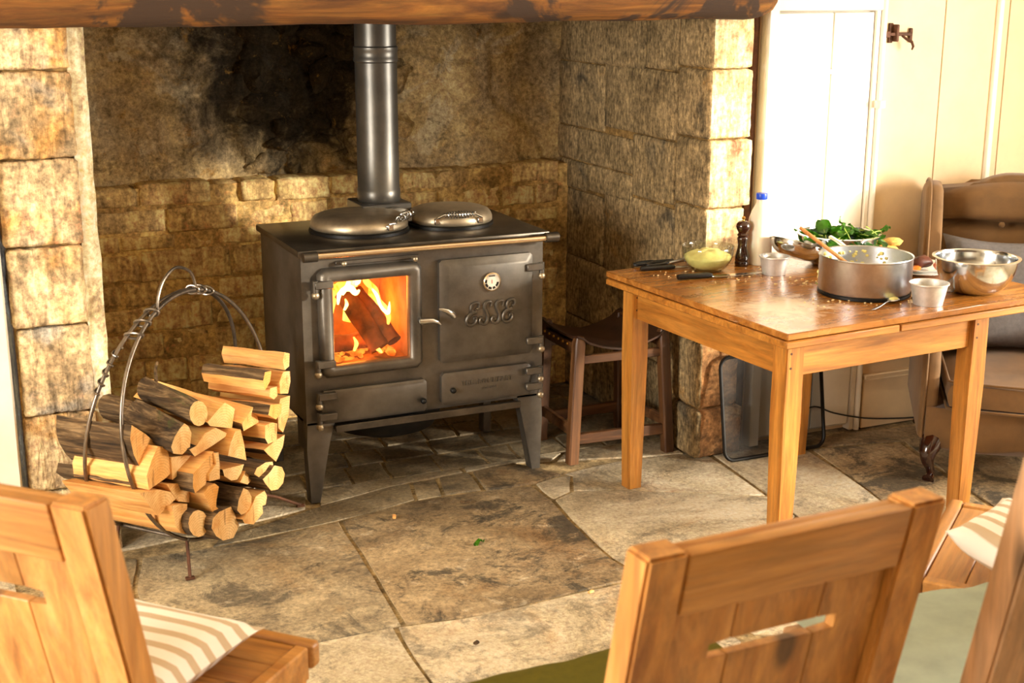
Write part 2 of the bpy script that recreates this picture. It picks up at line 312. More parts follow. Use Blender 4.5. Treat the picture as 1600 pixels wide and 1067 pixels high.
def fire():
    for nm, c0, c1, s0 in (('flame', (1.0, 0.17, 0.01, 1), (1.0, 0.62, 0.10, 1), 3.2), ('flame_core', (1.0, 0.42, 0.03, 1), (1.0, 0.85, 0.35, 1), 5.5), ('ember', (0.35, 0.03, 0.0, 1), (1.0, 0.25, 0.03, 1), 1.6)):
        t = NT(nm); e = t.n('ShaderNodeEmission'); v = t.coord((1, 1, 0.5))
        r = t.ramp(t.noise(v, 14, 4, 0.6, 0.8), [(0.35, c0), (0.6, c1)]); t.l(r, e.inputs[0]); e.inputs[1].default_value = s0
        if nm == 'ember': t.l(e.outputs[0], t.out.inputs[0])
        else:
            tr = t.n('ShaderNodeBsdfTransparent'); mx = t.n('ShaderNodeMixShader'); lw = t.n('ShaderNodeLayerWeight'); lw.inputs[0].default_value = 0.35
            t.l(t.sm(lw.outputs['Facing'], 0.95, 0.35), mx.inputs[0]); t.l(tr.outputs[0], mx.inputs[1]); t.l(e.outputs[0], mx.inputs[2]); t.l(mx.outputs[0], t.out.inputs[0])
fire()

# ------------------------------------------------------------------ geometry helpers
class B:
    def __init__(s): s.bm = bmesh.new(); s.mi = 0
    def _set(s, faces):
        for f in faces: f.material_index = s.mi
    def add(s, vs, fs, M=None):
        bv = [s.bm.verts.new(M @ V(v) if M else V(v)) for v in vs]; out = []
        for f in fs:
            try: out.append(s.bm.faces.new([bv[i] for i in f]))
            except ValueError: pass
        s._set(out); return bv, out
    def box(s, x0, x1, y0, y1, z0, z1, bev=0.0, seg=1, M=None):
        bv, f = s.add([(x, y, z) for x in (x0, x1) for y in (y0, y1) for z in (z0, z1)],
                      [(0, 1, 3, 2), (4, 6, 7, 5), (0, 4, 5, 1), (2, 3, 7, 6), (0, 2, 6, 4), (1, 5, 7, 3)], M)
        if bev > 0: s.bev(f, bev, seg)
        return s
    def bev(s, faces, w, seg=1):
        es = list({e for f in faces for e in f.edges})
        bmesh.ops.bevel(s.bm, geom=es, offset=w, segments=seg, affect='EDGES', profile=0.5, material=-1 if s.mi == 0 else s.mi)
    def ring(s, pts): return [s.bm.verts.new(V(p)) for p in pts]
    def skin(s, rings, closed=False, caps=True):
        fs = []; n = len(rings[0]); K = len(rings)
        for k in range(K if closed else K - 1):
            a, b = rings[k], rings[(k + 1) % K]
            for i in range(n):
                j = (i + 1) % n; fs.append(s.bm.faces.new((a[i], a[j], b[j], b[i])))
        if caps and not closed:
            fs.append(s.bm.faces.new(rings[0][::-1])); fs.append(s.bm.faces.new(rings[-1]))
        s._set(fs); return s
    def tube(s, path, r, n=8, closed=False, flat=None):
        path = [V(p) for p in path]; K = len(path); rings = []; up = None
        for k in range(K):
            a = path[k - 1] if (k > 0 or closed) else path[k]; b = path[(k + 1) % K] if (k < K - 1 or closed) else path[k]
            t = (b - a).normalized()
            if up is None: up = t.orthogonal().normalized()
            up = (up - t * up.dot(t)).normalized(); w = t.cross(up)
            rr = r[k] if isinstance(r, (list, tuple)) else r
            rings.append(s.ring([path[k] + (up * math.cos(2 * PI * i / n) + w * math.sin(2 * PI * i / n)) * rr for i in range(n)]))
        return s.skin(rings, closed)
    def cyl(s, p0, p1, r0, r1=None, n=20): return s.tube([p0, p1], [r0, r0 if r1 is None else r1], n)
    def lathe(s, prof, n=32, c=(0, 0, 0), M=None, caps=True):
        rings = []
        for (r, z) in prof:
            pts = [V((c[0] + r * math.cos(2 * PI * i / n), c[1] + r * math.sin(2 * PI * i / n), c[2] + z)) for i in range(n)]
            rings.append(s.ring([M @ p for p in pts] if M else pts))
        return s.skin(rings, False, caps)
    def ball(s, c, r, n=12, m=8, sq=(1, 1, 1)):
        rings = []
        for k in range(1, m):
            a = PI * k / m
            rings.append(s.ring([(c[0] + sq[0] * r * math.sin(a) * math.cos(2 * PI * i / n), c[1] + sq[1] * r * math.sin(a) * math.sin(2 * PI * i / n), c[2] - sq[2] * r * math.cos(a)) for i in range(n)]))
        return s.skin(rings, False, True)
    def prism(s, poly, M, d, bev=0.0, seg=1):
        n = len(poly); vs = [(x, y, 0) for x, y in poly] + [(x, y, d) for x, y in poly]
        fs = [tuple(range(n))[::-1], tuple(range(n, 2 * n))] + [(i, (i + 1) % n, n + (i + 1) % n, n + i) for i in range(n)]
        bv, f = s.add(vs, fs, M)
        if bev: s.bev(f, bev, seg)
        return s
    def jitter(s, amp, freq=6.0, seed=0.0, axes=(1, 1, 1)):
        for v in s.bm.verts:
            q = noise.noise_vector(v.co * freq + V((seed, seed * 1.7, -seed))); v.co += V((q.x * axes[0], q.y * axes[1], q.z * axes[2])) * amp
        return s
    def subdiv(s, cuts=1, smooth=0.0):
        bmesh.ops.subdivide_edges(s.bm, edges=s.bm.edges[:], cuts=cuts, use_grid_fill=True, smooth=smooth); return s
    def scale(s, k):
        for v in s.bm.verts: v.co *= k
        return s
MW = {}
def world_of(o): return MW.get(o.name, Matrix.Identity(4))
def obj(name, b, mats, parent=None, world=True, smooth=38):
    bm = b.bm; bmesh.ops.recalc_face_normals(bm, faces=bm.faces[:])
    if smooth:
        th = math.radians(smooth)
        for f in bm.faces: f.smooth = True
        for e in bm.edges:
            if len(e.link_faces) == 2 and e.calc_face_angle(0) > th: e.smooth = False
    me = bpy.data.meshes.new(name)
    if parent is not None and world: bm.transform(world_of(parent).inverted())
    bm.to_mesh(me); bm.free()
    for m in (mats if isinstance(mats, (list, tuple)) else [mats]): me.materials.append(MATS[m])
    o = bpy.data.objects.new(name, me); COL.objects.link(o)
    if parent is not None: o.parent = parent; MW[o.name] = world_of(parent)
    return o
def recenter(o):
    """put a world-built mesh's origin at the middle of its base"""
    vs = [v.co for v in o.data.vertices]
    c = V(((min(v.x for v in vs) + max(v.x for v in vs)) / 2, (min(v.y for v in vs) + max(v.y for v in vs)) / 2, min(v.z for v in vs)))
    o.data.transform(Matrix.Translation(-c)); o.location = c; MW[o.name] = Matrix.Translation(c); return o
def tag(o, label, cat, group=None, kind=None):
    if label: o['label'] = label
    if cat: o['category'] = cat
    if group: o['group'] = group
    if kind: o['kind'] = kind
    return o
def struct(o, label=None):
    o['kind'] = 'structure'
    if label: o['label'] = label
    return o
def thing(name, label, cat, loc=(0, 0, 0), rz=0.0, group=None):
    o = bpy.data.objects.new(name, None); COL.objects.link(o); o.empty_display_size = 0.1
    o.location = loc; o.rotation_euler = (0, 0, rz); MW[o.name] = Matrix.Translation(V(loc)) @ Matrix.Rotation(rz, 4, 'Z')
    return tag(o, label, cat, group)
def dup(root, loc, rz, label, group=None):
    r = root.copy(); COL.objects.link(r); r.location = loc; r.rotation_euler = (0, 0, rz); r['label'] = label
    MW[r.name] = Matrix.Translation(V(loc)) @ Matrix.Rotation(rz, 4, 'Z')
    if group: r['group'] = group
    for ch in list(root.children):
        c = ch.copy(); COL.objects.link(c); c.parent = r
        for g in list(ch.children):
            d = g.copy(); COL.objects.link(d); d.parent = c
    return r
def inset(poly, g):
    n = len(poly); A = sum(poly[i][0] * poly[(i + 1) % n][1] - poly[(i + 1) % n][0] * poly[i][1] for i in range(n)); sg = 1 if A > 0 else -1
    out = []
    for i in range(n):
        p0, p1, p2 = V(poly[i - 1]), V(poly[i]), V(poly[(i + 1) % n])
        e1 = (p1 - p0).normalized(); e2 = (p2 - p1).normalized()
        n1 = V((-e1.y, e1.x)) * sg; n2 = V((-e2.y, e2.x)) * sg; b = n1 + n2
        b = b / max(0.5, b.length_squared / 2) if b.length > 1e-6 else n1
        out.append(tuple(p1 + b * g))
    return out

# ------------------------------------------------------------------ the setting: floor
b = B(); b.box(XL - .1, XR + .4, YR - .4, 1.3, -0.08, -0.007)
floor = struct(obj('floor', b, 'floor_mortar'), 'worn stone flag floor with sandy joints')
def flag(poly, z=0.0, thick=0.05, bev=0.006, mat='flagstone'):
    b = B(); b.prism(poly, Matrix.Translation((0, 0, z - thick)), thick, 0)
    top = max((f for f in b.bm.faces), key=lambda f: f.calc_center_median().z)
    bmesh.ops.bevel(b.bm, geom=list(top.edges), offset=bev, segments=2, affect='EDGES', profile=0.6)
    return obj('flagstone', b, mat, floor)
def wobble(poly, k=3, amp=0.006):
    out = []
    n = len(poly)
    for i in range(n):
        a, c = V(poly[i]), V(poly[(i + 1) % n])
        m = max(1, min(k, int((c - a).length / 0.06)))
        for j in range(m):
            p = a.lerp(c, j / m); q = noise.noise_vector(V((p.x * 14, p.y * 14, 3.1))); out.append((p.x + q.x * amp, p.y + q.y * amp))
    return out
FLAGS = [[(0.058, -0.1854), (0.3533, -0.1174), (0.6094, -0.1296), (0.7898, -0.1471), (0.7918, -0.3137), (0.7594, -0.5914), (0.748, -0.8384), (0.7636, -1.0089), (0.6727, -0.9986), (0.2292, -1.0345), (-0.0081, -0.9998), (0.0138, -0.748), (0.0351, -0.4748)],
  [(-0.4243, -0.2354), (-0.2045, -0.219), (0.0501, -0.1818), (0.0244, -0.4811), (0.0037, -0.7534), (-0.0196, -0.9991), (-0.2263, -1.0012), (-0.4097, -1.0017), (-0.542, -0.8805), (-0.6958, -0.7044), (-0.6742, -0.4493), (-0.6165, -0.2158)],
  [(-0.4036, -1.0126), (-0.2286, -1.0086), (-0.0498, -1.0075), (-0.0628, -1.1897), (-0.0734, -1.5072), (-0.2987, -1.45), (-0.5086, -1.379), (-0.5804, -1.093), (-0.5445, -0.8919)],
  [(-0.0371, -1.0044), (0.2259, -1.0421), (0.6719, -1.0083), (0.768, -1.0211), (0.7927, -1.2506), (0.8177, -1.4824), (0.4823, -1.8176), (-0.0675, -1.5098), (-0.0564, -1.1926)],
  [(0.8055, -0.3064), (0.8952, -0.2645), (1.0454, -0.3109), (1.2825, -0.4517), (1.5167, -0.5909), (1.4995, -0.7807), (1.2025, -0.9757), (0.8984, -1.0021), (0.7809, -1.0065), (0.7564, -0.8312), (0.7703, -0.5842)],
  [(0.811, -0.1352), (0.9362, -0.1039), (0.9719, -0.1125), (0.8967, -0.2513), (0.8109, -0.2953), (0.8039, -0.2786)],
  [(0.9527, -0.0816), (1.1907, -0.0428), (1.5594, -0.0714), (1.5218, -0.5795), (1.2891, -0.4409), (1.0516, -0.2996), (0.9052, -0.2551), (0.9806, -0.1164)],
  [(1.5794, -0.0722), (1.9467, -0.2364), (1.8828, -0.6646), (1.8019, -1.0705), (1.3831, -1.1394), (1.5062, -0.7901), (1.5302, -0.5833)],
  [(1.9741, -0.2322), (2.3472, -0.3151), (2.2107, -0.7973), (2.1156, -1.211), (1.7804, -1.4495), (1.8117, -1.0749), (1.8873, -0.6807)],
  [(1.9994, -0.2186), (2.1538, -0.1162), (2.4989, -0.1721), (3.0666, -0.2291), (2.8501, -0.785), (2.1355, -1.2079), (2.2307, -0.7849), (2.3698, -0.2996)],
  [(-0.2214, -0.1157), (-0.0234, -0.0474), (0.1553, 0.0391), (0.2935, 0.0538), (0.3986, 0.0638), (0.3556, -0.0983), (0.1998, -0.1474), (0.0575, -0.1727), (-0.1892, -0.2022), (-0.396, -0.2199), (-0.3495, -0.154)],
  [(0.4094, 0.0661), (0.5012, 0.0687), (0.4586, -0.1035), (0.3618, -0.1077)],
  [(0.5122, 0.071), (0.637, 0.0746), (0.6127, -0.1102), (0.4692, -0.1015)],
  [(0.6506, 0.076), (0.8239, 0.0979), (0.8889, 0.0072), (0.9453, -0.0857), (0.8088, -0.1342), (0.6229, -0.1217)],
  [(1.5033, -0.8014), (1.374, -1.1515), (1.7872, -1.0878), (1.7636, -1.4675), (1.375, -1.7326), (0.8725, -1.4646), (0.7798, -1.0162), (0.8909, -1.0145), (1.1976, -0.9903)],
  [(-0.9241, -0.132), (-0.7659, -0.1213), (-0.6295, -0.2209), (-0.683, -0.4454), (-0.7042, -0.7006), (-0.551, -0.8807), (-0.5912, -1.0881), (-0.8761, -1.0339), (-0.9727, -0.5933)]]
for i, q in enumerate(FLAGS): flag(inset(wobble(q), 0.003), z=R_.uniform(-0.003, 0.003), mat={0: 'flagstone_brown', 1: 'flagstone_grey', 8: 'flagstone_brown', 9: 'flagstone_brown', 10: 'flagstone_grey', 11: 'flagstone_grey', 12: 'flagstone_grey', 13: 'flagstone_brown', 15: 'flagstone_grey'}.get(i, 'flagstone'))
# small setts of the hearth under and behind the stove
y = 0.135
row = 0
while y < 0.95:
    d = R_.uniform(0.15, 0.2); x = -0.68 - R_.uniform(0, .1)
    while x < 1.47:
        w = R_.uniform(0.13, 0.24); x1 = min(x + w, 1.49)
        sh = 0.0
        if x1 - x > 0.05:
            yb = y if row or x > 0.35 else y
            flag(inset(wobble([(x + .1 * y, y), (x1 + .1 * y, y), (x1 + .1 * (y + d), y + d), (x + .1 * (y + d), y + d)], 2, .008), 0.006), z=R_.uniform(-0.006, 0.002), mat='flagstone_grey')
        x = x1
    y += d; row += 1
# slabs between the setts and the big slabs, and out into the room
for q in ([(-.72, -.14), (-.36, -.10), (-.02, -.03), (.02, .12), (-.3, .125), (-.72, .125)], [(.03, -.02), (.40, .07), (.62, .085), (.62, .13), (.06, .13)],
          [(.63, .085), (.83, .10), (.97, .06), (1.05, .13), (.64, .13)], [(.99, .05), (1.48, -.08), (1.49, .13), (1.06, .13)]):
    flag(inset(wobble(q), 0.003))
y = -1.86
for r in range(6):
    d = (0.7, 0.8, 0.75, 0.85, 0.8, 0.9)[r]; x = -3.1 - R_.uniform(0, .4)
    while x < 3.8:
        w = R_.uniform(0.6, 1.1); flag(inset(wobble([(x, y - d), (x + w, y - d), (x + w, y), (x, y)], 4), 0.006)); x += w
    y -= d
for q in ([(-3.1, -1.85), (-1.95, -1.85), (-1.95, -.9), (-3.1, -.9)], [(-1.94, -1.85), (-1.0, -1.85), (-.95, -1.0), (-1.94, -.95)], [(-3.1, -.89), (-1.95, -.89), (-1.95, -.15), (-3.1, -.15)],
          [(-1.94, -.93), (-1.0, -.9), (-1.0, -.16), (-1.94, -.16)], [(2.35, -1.85), (3.85, -1.85), (3.85, -.95), (2.5, -.95)], [(2.75, -.94), (3.85, -.94), (3.85, -.12), (2.75, -.12)],
          [(1.0, -1.85), (2.3, -1.85), (2.3, -1.5), (1.1, -1.52)], [(-.95, -.98), (-.75, -1.0), (-.72, -1.5), (-.95, -1.5)]):
    flag(inset(wobble(q), 0.006), z=-0.001)

# ------------------------------------------------------------------ hearth walls
b = B(); b.box(-0.95, 1.8, 1.17, 1.26, 0, ZC)
wall_back = struct(obj('wall_back', b, 'mortar_dark'), 'smoke-blackened back wall of the inglenook')
# upper plastered part, uneven
b = B(); NX, NZ = 150, 96
x0, x1, z0, z1 = -0.74, 1.50, 0.99, 2.46
vs = []
for j in range(NZ + 1):
    for i in range(NX + 1):
        x = x0 + (x1 - x0) * i / NX; z = z0 + (z1 - z0) * j / NZ
        rub = max(0.0, 1 - ((x - 0.42) / 0.45) ** 2)
        h = 0.022 * noise.noise(V((x * 3, z * 3, 1))) + 0.010 * noise.noise(V((x * 11, z * 11, 2))) + 0.004 * noise.noise(V((x * 40, z * 40, 5)))
        e = 0.018 * (1 if noise.noise(V((x * 2.4, z * 2.4, 9))) > 0.12 else 0)
        h -= rub * (0.035 + 0.05 * abs(noise.noise(V((x * 9, z * 12, 4)))))
        vs.append((x, 1.075 - h - e, z))
b.add(vs, [(j * (NX + 1) + i, j * (NX + 1) + i + 1, (j + 1) * (NX + 1) + i + 1, (j + 1) * (NX + 1) + i) for j in range(NZ) for i in range(NX)])
obj('plaster_face', b, 'soot_plaster', wall_back, smooth=70)
def rough_block(x0, x1, y0, y1, z0, z1, bev=0.012, jit=0.006, cuts=1, seg=2):
    b = B(); b.box(x0, x1, y0, y1, z0, z1)
    if cuts: b.subdiv(cuts)
    es = [e for e in b.bm.edges if len(e.link_faces) == 2 and e.calc_face_angle(0) > 1.0]
    bmesh.ops.bevel(b.bm, geom=es, offset=bev, segments=seg, affect='EDGES', profile=0.5)
    b.jitter(jit, 9.0, R_.uniform(0, 50)); return b
def chiselled(x0, x1, y0, y1, z0, z1, bev, amp, cuts, seed, ang=0.6, freq=(46, 12)):
    b = B(); b.box(x0, x1, y0, y1, z0, z1); b.subdiv(cuts); ca, sa = math.cos(ang), math.sin(ang)
    cx, cy, cz = (x0 + x1) / 2, (y0 + y1) / 2, (z0 + z1) / 2; hx, hy, hz = (x1 - x0) / 2, (y1 - y0) / 2, (z1 - z0) / 2
    bmesh.ops.recalc_face_normals(b.bm, faces=b.bm.faces[:]); b.bm.normal_update(); new = []
    for v in b.bm.verts:
        p = v.co; d = [hx - abs(p.x - cx), hy - abs(p.y - cy), hz - abs(p.z - cz)]
        s2 = sorted(d)[1]; rnd = bev * (max(0, 1 - s2 / (bev * 2.2))) ** 2           # rounded worn arrises
        u = (p.x + p.y) * ca + p.z * sa; w = -(p.x + p.y) * sa + p.z * ca
        h = amp * (noise.noise(V((u * freq[0], w * freq[1], seed))) * .9 + noise.noise(V((p.x * 16, p.y * 16, p.z * 16 + seed))) * .5 + noise.noise(V((p.x * 6, p.y * 6, p.z * 6 + seed))) * .4)
        new.append(p + v.normal * (h - rnd))
    for v, q in zip(b.bm.verts, new): v.co = q
    return b
# rubble stones showing where the plaster has fallen
z = 1.02; rr_ = random.Random(21)
while z < 1.95:
    h = rr_.uniform(0.055, 0.125); x = 0.02 + rr_.uniform(0, .10)
    while x < 0.74:
        w = rr_.uniform(0.07, 0.22)
        if rr_.random() < 0.72:
            b = B(); b.ball((0, 0, 0), 1, 16, 11); b.jitter(.40, 1.3, rr_.uniform(0, 90)); b.jitter(.10, 5.0, rr_.uniform(0, 90)); hh = h * rr_.uniform(.75, 1.15)
            M = Matrix.Translation((x + w / 2, 1.120 + rr_.uniform(-.010, .012), z + h / 2 + rr_.uniform(-.02, .02))) @ Matrix.Rotation(rr_.uniform(-.35, .35), 4, 'Y') @ Matrix.Diagonal((w * .60, .052, hh * .66, 1)); b.bm.transform(M)
            obj('rubble_stone', b, 'soot_plaster', wall_back, smooth=50)
        x += w
    z += h
# the lower courses stand proud and form a ledge
CZ = [0, 0.11, 0.215, 0.32, 0.435, 0.539, 0.631, 0.751, 0.824, 0.922, 1.013]
for k in range(len(CZ) - 1):
    xs = [-0.60]
    if k == 9: xs += [-0.364, -0.076, 0.033, 0.175]
    while xs[-1] < 1.44: xs.append(min(xs[-1] + R_.uniform(0.14, 0.36), 1.46))
    xs[-1] = 1.445
    for i in range(len(xs) - 1):
        if xs[i + 1] - xs[i] < 0.06: continue
        o = R_.uniform(-0.010, 0.010)
        obj('ledge_stone', chiselled(xs[i] + .003, xs[i + 1] - .003, 0.97 + o, 1.12, CZ[k] + .003 + R_.uniform(-.008, .006), CZ[k + 1] - .003 + R_.uniform(-.006, .008), 0.007, 0.006, 9, R_.uniform(0, 60), R_.uniform(.2, 1.2), (30, 12)), 'stone_ledge', wall_back, smooth=60)
b = B(); b.box(-0.72, 1.49, 0.977, 1.11, 0, 1.0); obj('ledge_core', b, 'mortar', wall_back)

b = B(); b.box(1.50, 1.66, -0.13, 1.2, 0, ZC)
wall_hr = struct(obj('wall_hearth_right', b, 'mortar_dark'), 'ashlar side wall and lit jamb of the inglenook')
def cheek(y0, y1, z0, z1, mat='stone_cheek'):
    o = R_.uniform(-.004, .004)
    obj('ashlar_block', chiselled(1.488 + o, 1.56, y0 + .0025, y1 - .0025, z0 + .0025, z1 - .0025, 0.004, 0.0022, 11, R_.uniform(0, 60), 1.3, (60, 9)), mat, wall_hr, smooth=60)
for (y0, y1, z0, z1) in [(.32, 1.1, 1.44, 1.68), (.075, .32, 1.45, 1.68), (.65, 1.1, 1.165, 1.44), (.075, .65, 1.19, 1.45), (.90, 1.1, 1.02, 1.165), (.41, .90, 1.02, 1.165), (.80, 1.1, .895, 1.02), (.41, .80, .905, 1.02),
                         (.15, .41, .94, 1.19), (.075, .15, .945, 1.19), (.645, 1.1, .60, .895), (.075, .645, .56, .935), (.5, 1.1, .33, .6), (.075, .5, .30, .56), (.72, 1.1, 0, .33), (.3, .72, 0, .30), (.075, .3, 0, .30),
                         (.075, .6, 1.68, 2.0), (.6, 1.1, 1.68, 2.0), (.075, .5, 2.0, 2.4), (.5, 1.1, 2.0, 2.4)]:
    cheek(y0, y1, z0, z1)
QZ = [0, 0.195, 0.459, 0.711, 0.966, 1.219, 1.472, 1.66]
for i in range(7):
    o = (0.012, 0, .004, -.004, .003, -.003, .004)[i]
    jb = chiselled(1.486 - (.012 if i == 0 else 0), 1.665 + (.02, .0, .005, .0, .018, .012, .004)[i], -0.15 - o, 0.072, QZ[i] + .003, QZ[i + 1] - .003, 0.007, 0.0040, 26, R_.uniform(0, 60), R_.uniform(.2, .9), (70, 16))
    jb.bm.normal_update()
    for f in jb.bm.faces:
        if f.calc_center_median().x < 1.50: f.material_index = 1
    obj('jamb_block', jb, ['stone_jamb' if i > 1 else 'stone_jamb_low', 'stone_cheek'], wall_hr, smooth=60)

b = B(); b.box(-0.93, -0.70, -0.12, 1.2, 0, ZC)
wall_hl = struct(obj('wall_hearth_left', b, 'mortar'), 'left pillar of the inglenook built of big tooled stone blocks')
PZ = [0, 0.24, 0.487, 0.765, 1.012, 1.273, 1.53, 1.69]
for i in range(7):
    obj('pillar_block', chiselled((-.925, -.93, -.925, -.935, -.94, -.94, -.94)[i], -0.712 + R_.uniform(-.004, .004), -0.155 + R_.uniform(-.006, .004), 0.1, PZ[i] + .003, PZ[i + 1] - .003, 0.006, 0.0050, 30, R_.uniform(0, 60), R_.uniform(.1, .9), (75, 16)), 'stone_pillar', wall_hl, smooth=60)
b = B(); rings = []
for k in range(34):
    z = 1.66 * k / 33; w = 0.055 + 0.006 * noise.noise(V((0, 0, z * 5)))
    rings.append(b.ring([(-0.715, -0.135 + .004 * noise.noise(V((3, 0, z * 9))), z), (-0.715 + w * .6, -0.132, z), (-0.715 + w + .004 * noise.noise(V((7, 0, z * 12))), -0.112, z), (-0.715 + w, 0.05, z), (-0.715, 0.05, z)]))
b.skin(rings); obj('plaster_strip', b, 'lime_plaster', wall_hl, smooth=50)

# oak bressumer over the hearth
b = B(); NXB = 120
rings = []
prof = [(-.17, 1.648), (-.205, 1.652), (-.235, 1.675), (-.245, 1.72), (-.25, 1.85), (-.24, 2.0), (.09, 2.0), (.09, 1.648)]
for i in range(NXB + 1):
    x = -2.6 + (1.705 + 2.6) * i / NXB
    en = max(0.0, (x - 1.60) / 0.105)
    ring = []
    for (yy, zz) in prof:
        q = noise.noise_vector(V((x * 2.2, yy * 7, zz * 7))); q2 = noise.noise_vector(V((x * 9, yy * 14, zz * 14)))
        dz = 0.030 * en * en if zz < 1.7 else 0.0
        ring.append((x, yy + q.y * .014 + q2.y * .005 + .012 * en * en, zz + q.z * (.008 if zz < 1.7 else 0.01) + q2.z * .003 + dz - 0.0))
    rings.append(b.ring(ring))
b.skin(rings); struct(obj('trim_1', b, 'beam_oak', smooth=50), 'rough dark-stained oak beam over the fireplace')
b = B(); b.box(XL, 1.78, -0.12, 0.05, 2.0, ZC); struct(obj('wall_front', b, 'room_plaster'), 'plastered wall above the beam')

# white painted woodwork left of the pillar
b = B(); b.box(-1.10, -0.952, -0.185, -0.05, 0, 2.02, 0.006); struct(obj('trim_2', b, 'white_paint'), 'white painted door frame beside the stone pillar')
b = B(); b.box(XL, -1.10, -0.12, -0.02, 0, 2.02); struct(obj('wall_left_front', b, 'cream_paint'))

# ------------------------------------------------------------------ boarded wall on the right with a cupboard door
b = B(); b.box(1.745, XR + .1, -0.07, 0.05, 0, ZC)
wall_br = struct(obj('wall_boarded', b, 'cream_paint'), 'cream painted board wall behind the armchair')
for (xa, xb) in ((2.297, 2.585), (2.585, 2.91), (2.91, 3.2), (3.2, 3.55), (3.55, 3.9)):
    b = B(); b.box(xa + .002, xb - .002, -0.096, -0.065, 0.0, ZC, 0.002); obj('plank', b, 'cream_paint', wall_br)
b = B(); b.box(2.842, 2.868, -0.112, -0.09, 0, ZC, 0.004); obj('batten', b, 'white_paint', wall_br)
b = B(); b.box(2.30, 3.9, -0.112, -0.09, 0, 0.205, 0.003); obj('skirting_board', b, 'cream_paint', wall_br)
b = B(); b.box(2.30, 3.9, -0.118, -0.09, 0.205, 0.228, 0.005); obj('skirting_moulding', b, 'cream_paint', wall_br)
# cupboard door
b = B(); b.box(1.79, 2.245, -0.088, -0.06, 0.02, 1.668)
door = struct(obj('door_1', b, 'white_paint'), 'white painted plank cupboard door beside the hearth')
for (xa, xb) in ((1.795, 2.050), (2.050, 2.238)):
    b = B(); b.box(xa + .002, xb - .002, -0.104, -0.085, 0.03, 1.664, 0.0025); obj('plank', b, 'white_paint', door)
for z in (1.447, 0.32):
    b = B(); b.prism([(1.798, z - .024), (1.83, z - .014), (2.045, z - .007), (2.056, z - .012), (2.066, z), (2.056, z + .012), (2.045, z + .007), (1.83, z + .014), (1.798, z + .024)], Matrix(((1, 0, 0, 0), (0, 0, 1, -0.109), (0, 1, 0, 0), (0, 0, 0, 1))), 0.006, 0.0015)
    obj('strap_hinge', b, 'white_paint', door)
b = B()
b.box(1.748, 1.792, -0.125, -0.05, 0.0, 1.76, 0.004); b.box(2.240, 2.262, -0.112, -0.05, 0.0, 1.70, 0.003); b.box(1.75, 2.29, -0.118, -0.05, 1.67, 1.76, 0.004)
fr = struct(obj('trim_3', b, 'white_paint'), 'white painted frame round the cupboard door')
b = B(); b.tube([(2.275, -0.112, z) for z in (0.0, 0.8, 1.75)], 0.0125, 10); b.tube([(2.272, -0.125, 1.306), (2.272, -0.125, 1.334)], 0.021, 12)
struct(obj('trim_4', b, 'white_paint'), 'painted pipe with a collar beside the cupboard door')
b = B(); b.tube([(1.722, -0.075, z) for z in (0.0, 0.6, 1.2, 1.9)], 0.014, 10); struct(obj('trim_5', b, 'rust_iron'), 'dark pipe in the gap between stone jamb and door frame')
b = B(); b.box(1.66, 1.75, -0.02, 0.02, 0, 2.0); struct(obj('wall_gap_shade', b, 'dark_oak'))  # shade inside the gap put into the colour, using the dark oak tone
# thumb latch on the boards
lt = thing('door_latch', 'rusty iron thumb latch on the cream boards beside the white door', 'latch', (2.35, -0.098, 1.58))
b = B(); b.box(2.310, 2.330, -0.104, -0.096, 1.548, 1.622, 0.002); obj('back_plate', b, 'rust_iron', lt)
b = B(); b.box(2.330, 2.344, -0.124, -0.096, 1.553, 1.617, 0.003); obj('keeper', b, 'rust_iron', lt)
b = B(); b.box(2.276, 2.412, -0.118, -0.108, 1.574, 1.587, 0.002); b.box(2.276, 2.306, -0.120, -0.106, 1.568, 1.592, 0.002); obj('bar', b, 'rust_iron', lt)
b = B(); b.box(2.408, 2.424, -0.106, -0.096, 1.548, 1.602, 0.003); obj('pivot_plate', b, 'rust_iron', lt)
b = B(); b.tube([(2.365, -0.115, 1.575), (2.372, -0.130, 1.563), (2.392, -0.140, 1.552), (2.402, -0.138, 1.535), (2.400, -0.134, 1.522)], [.005, .005, .006, .005, .003], 8); obj('thumb_lever', b, 'rust_iron', lt)

# ------------------------------------------------------------------ the rest of the room, with the windows the light comes through
def wall_with_windows(name, axis, pos, a0, a1, wins, thick=0.25, sgn=1):
    b = B()
    def slab(p0, p1, z0, z1):
        lo, hi = sorted((pos, pos + sgn * thick))
        if axis == 'x': b.box(lo, hi, p0, p1, z0, z1)
        else: b.box(p0, p1, lo, hi, z0, z1)
    ws = sorted(wins); c = a0
    for (u0, u1, z0, z1) in ws:
        slab(c, u0, 0, ZC); slab(u0, u1, 0, z0); slab(u0, u1, z1, ZC); c = u1
    slab(c, a1, 0, ZC)
    return struct(obj(name, b, 'room_plaster'))
wall_with_windows('wall_right', 'x', XR, YR, 0.0, WIN_RIGHT)
b = B(); b.box(XL, XR, YR - .2, YR, 0, ZC); struct(obj('wall_rear_unseen', b, 'dark_oak'))  # unseen wall; dark finish chosen to cut bounce light on the chair backs
wall_with_windows('wall_left', 'x', XL, YR, 0.0, WIN_LEFT, sgn=-1)
b = B(); b.box(XL - .2, XR + .3, YR - .3, 1.3, ZC, ZC + 0.1); struct(obj('ceiling', b, 'room_plaster'))
wi = 0
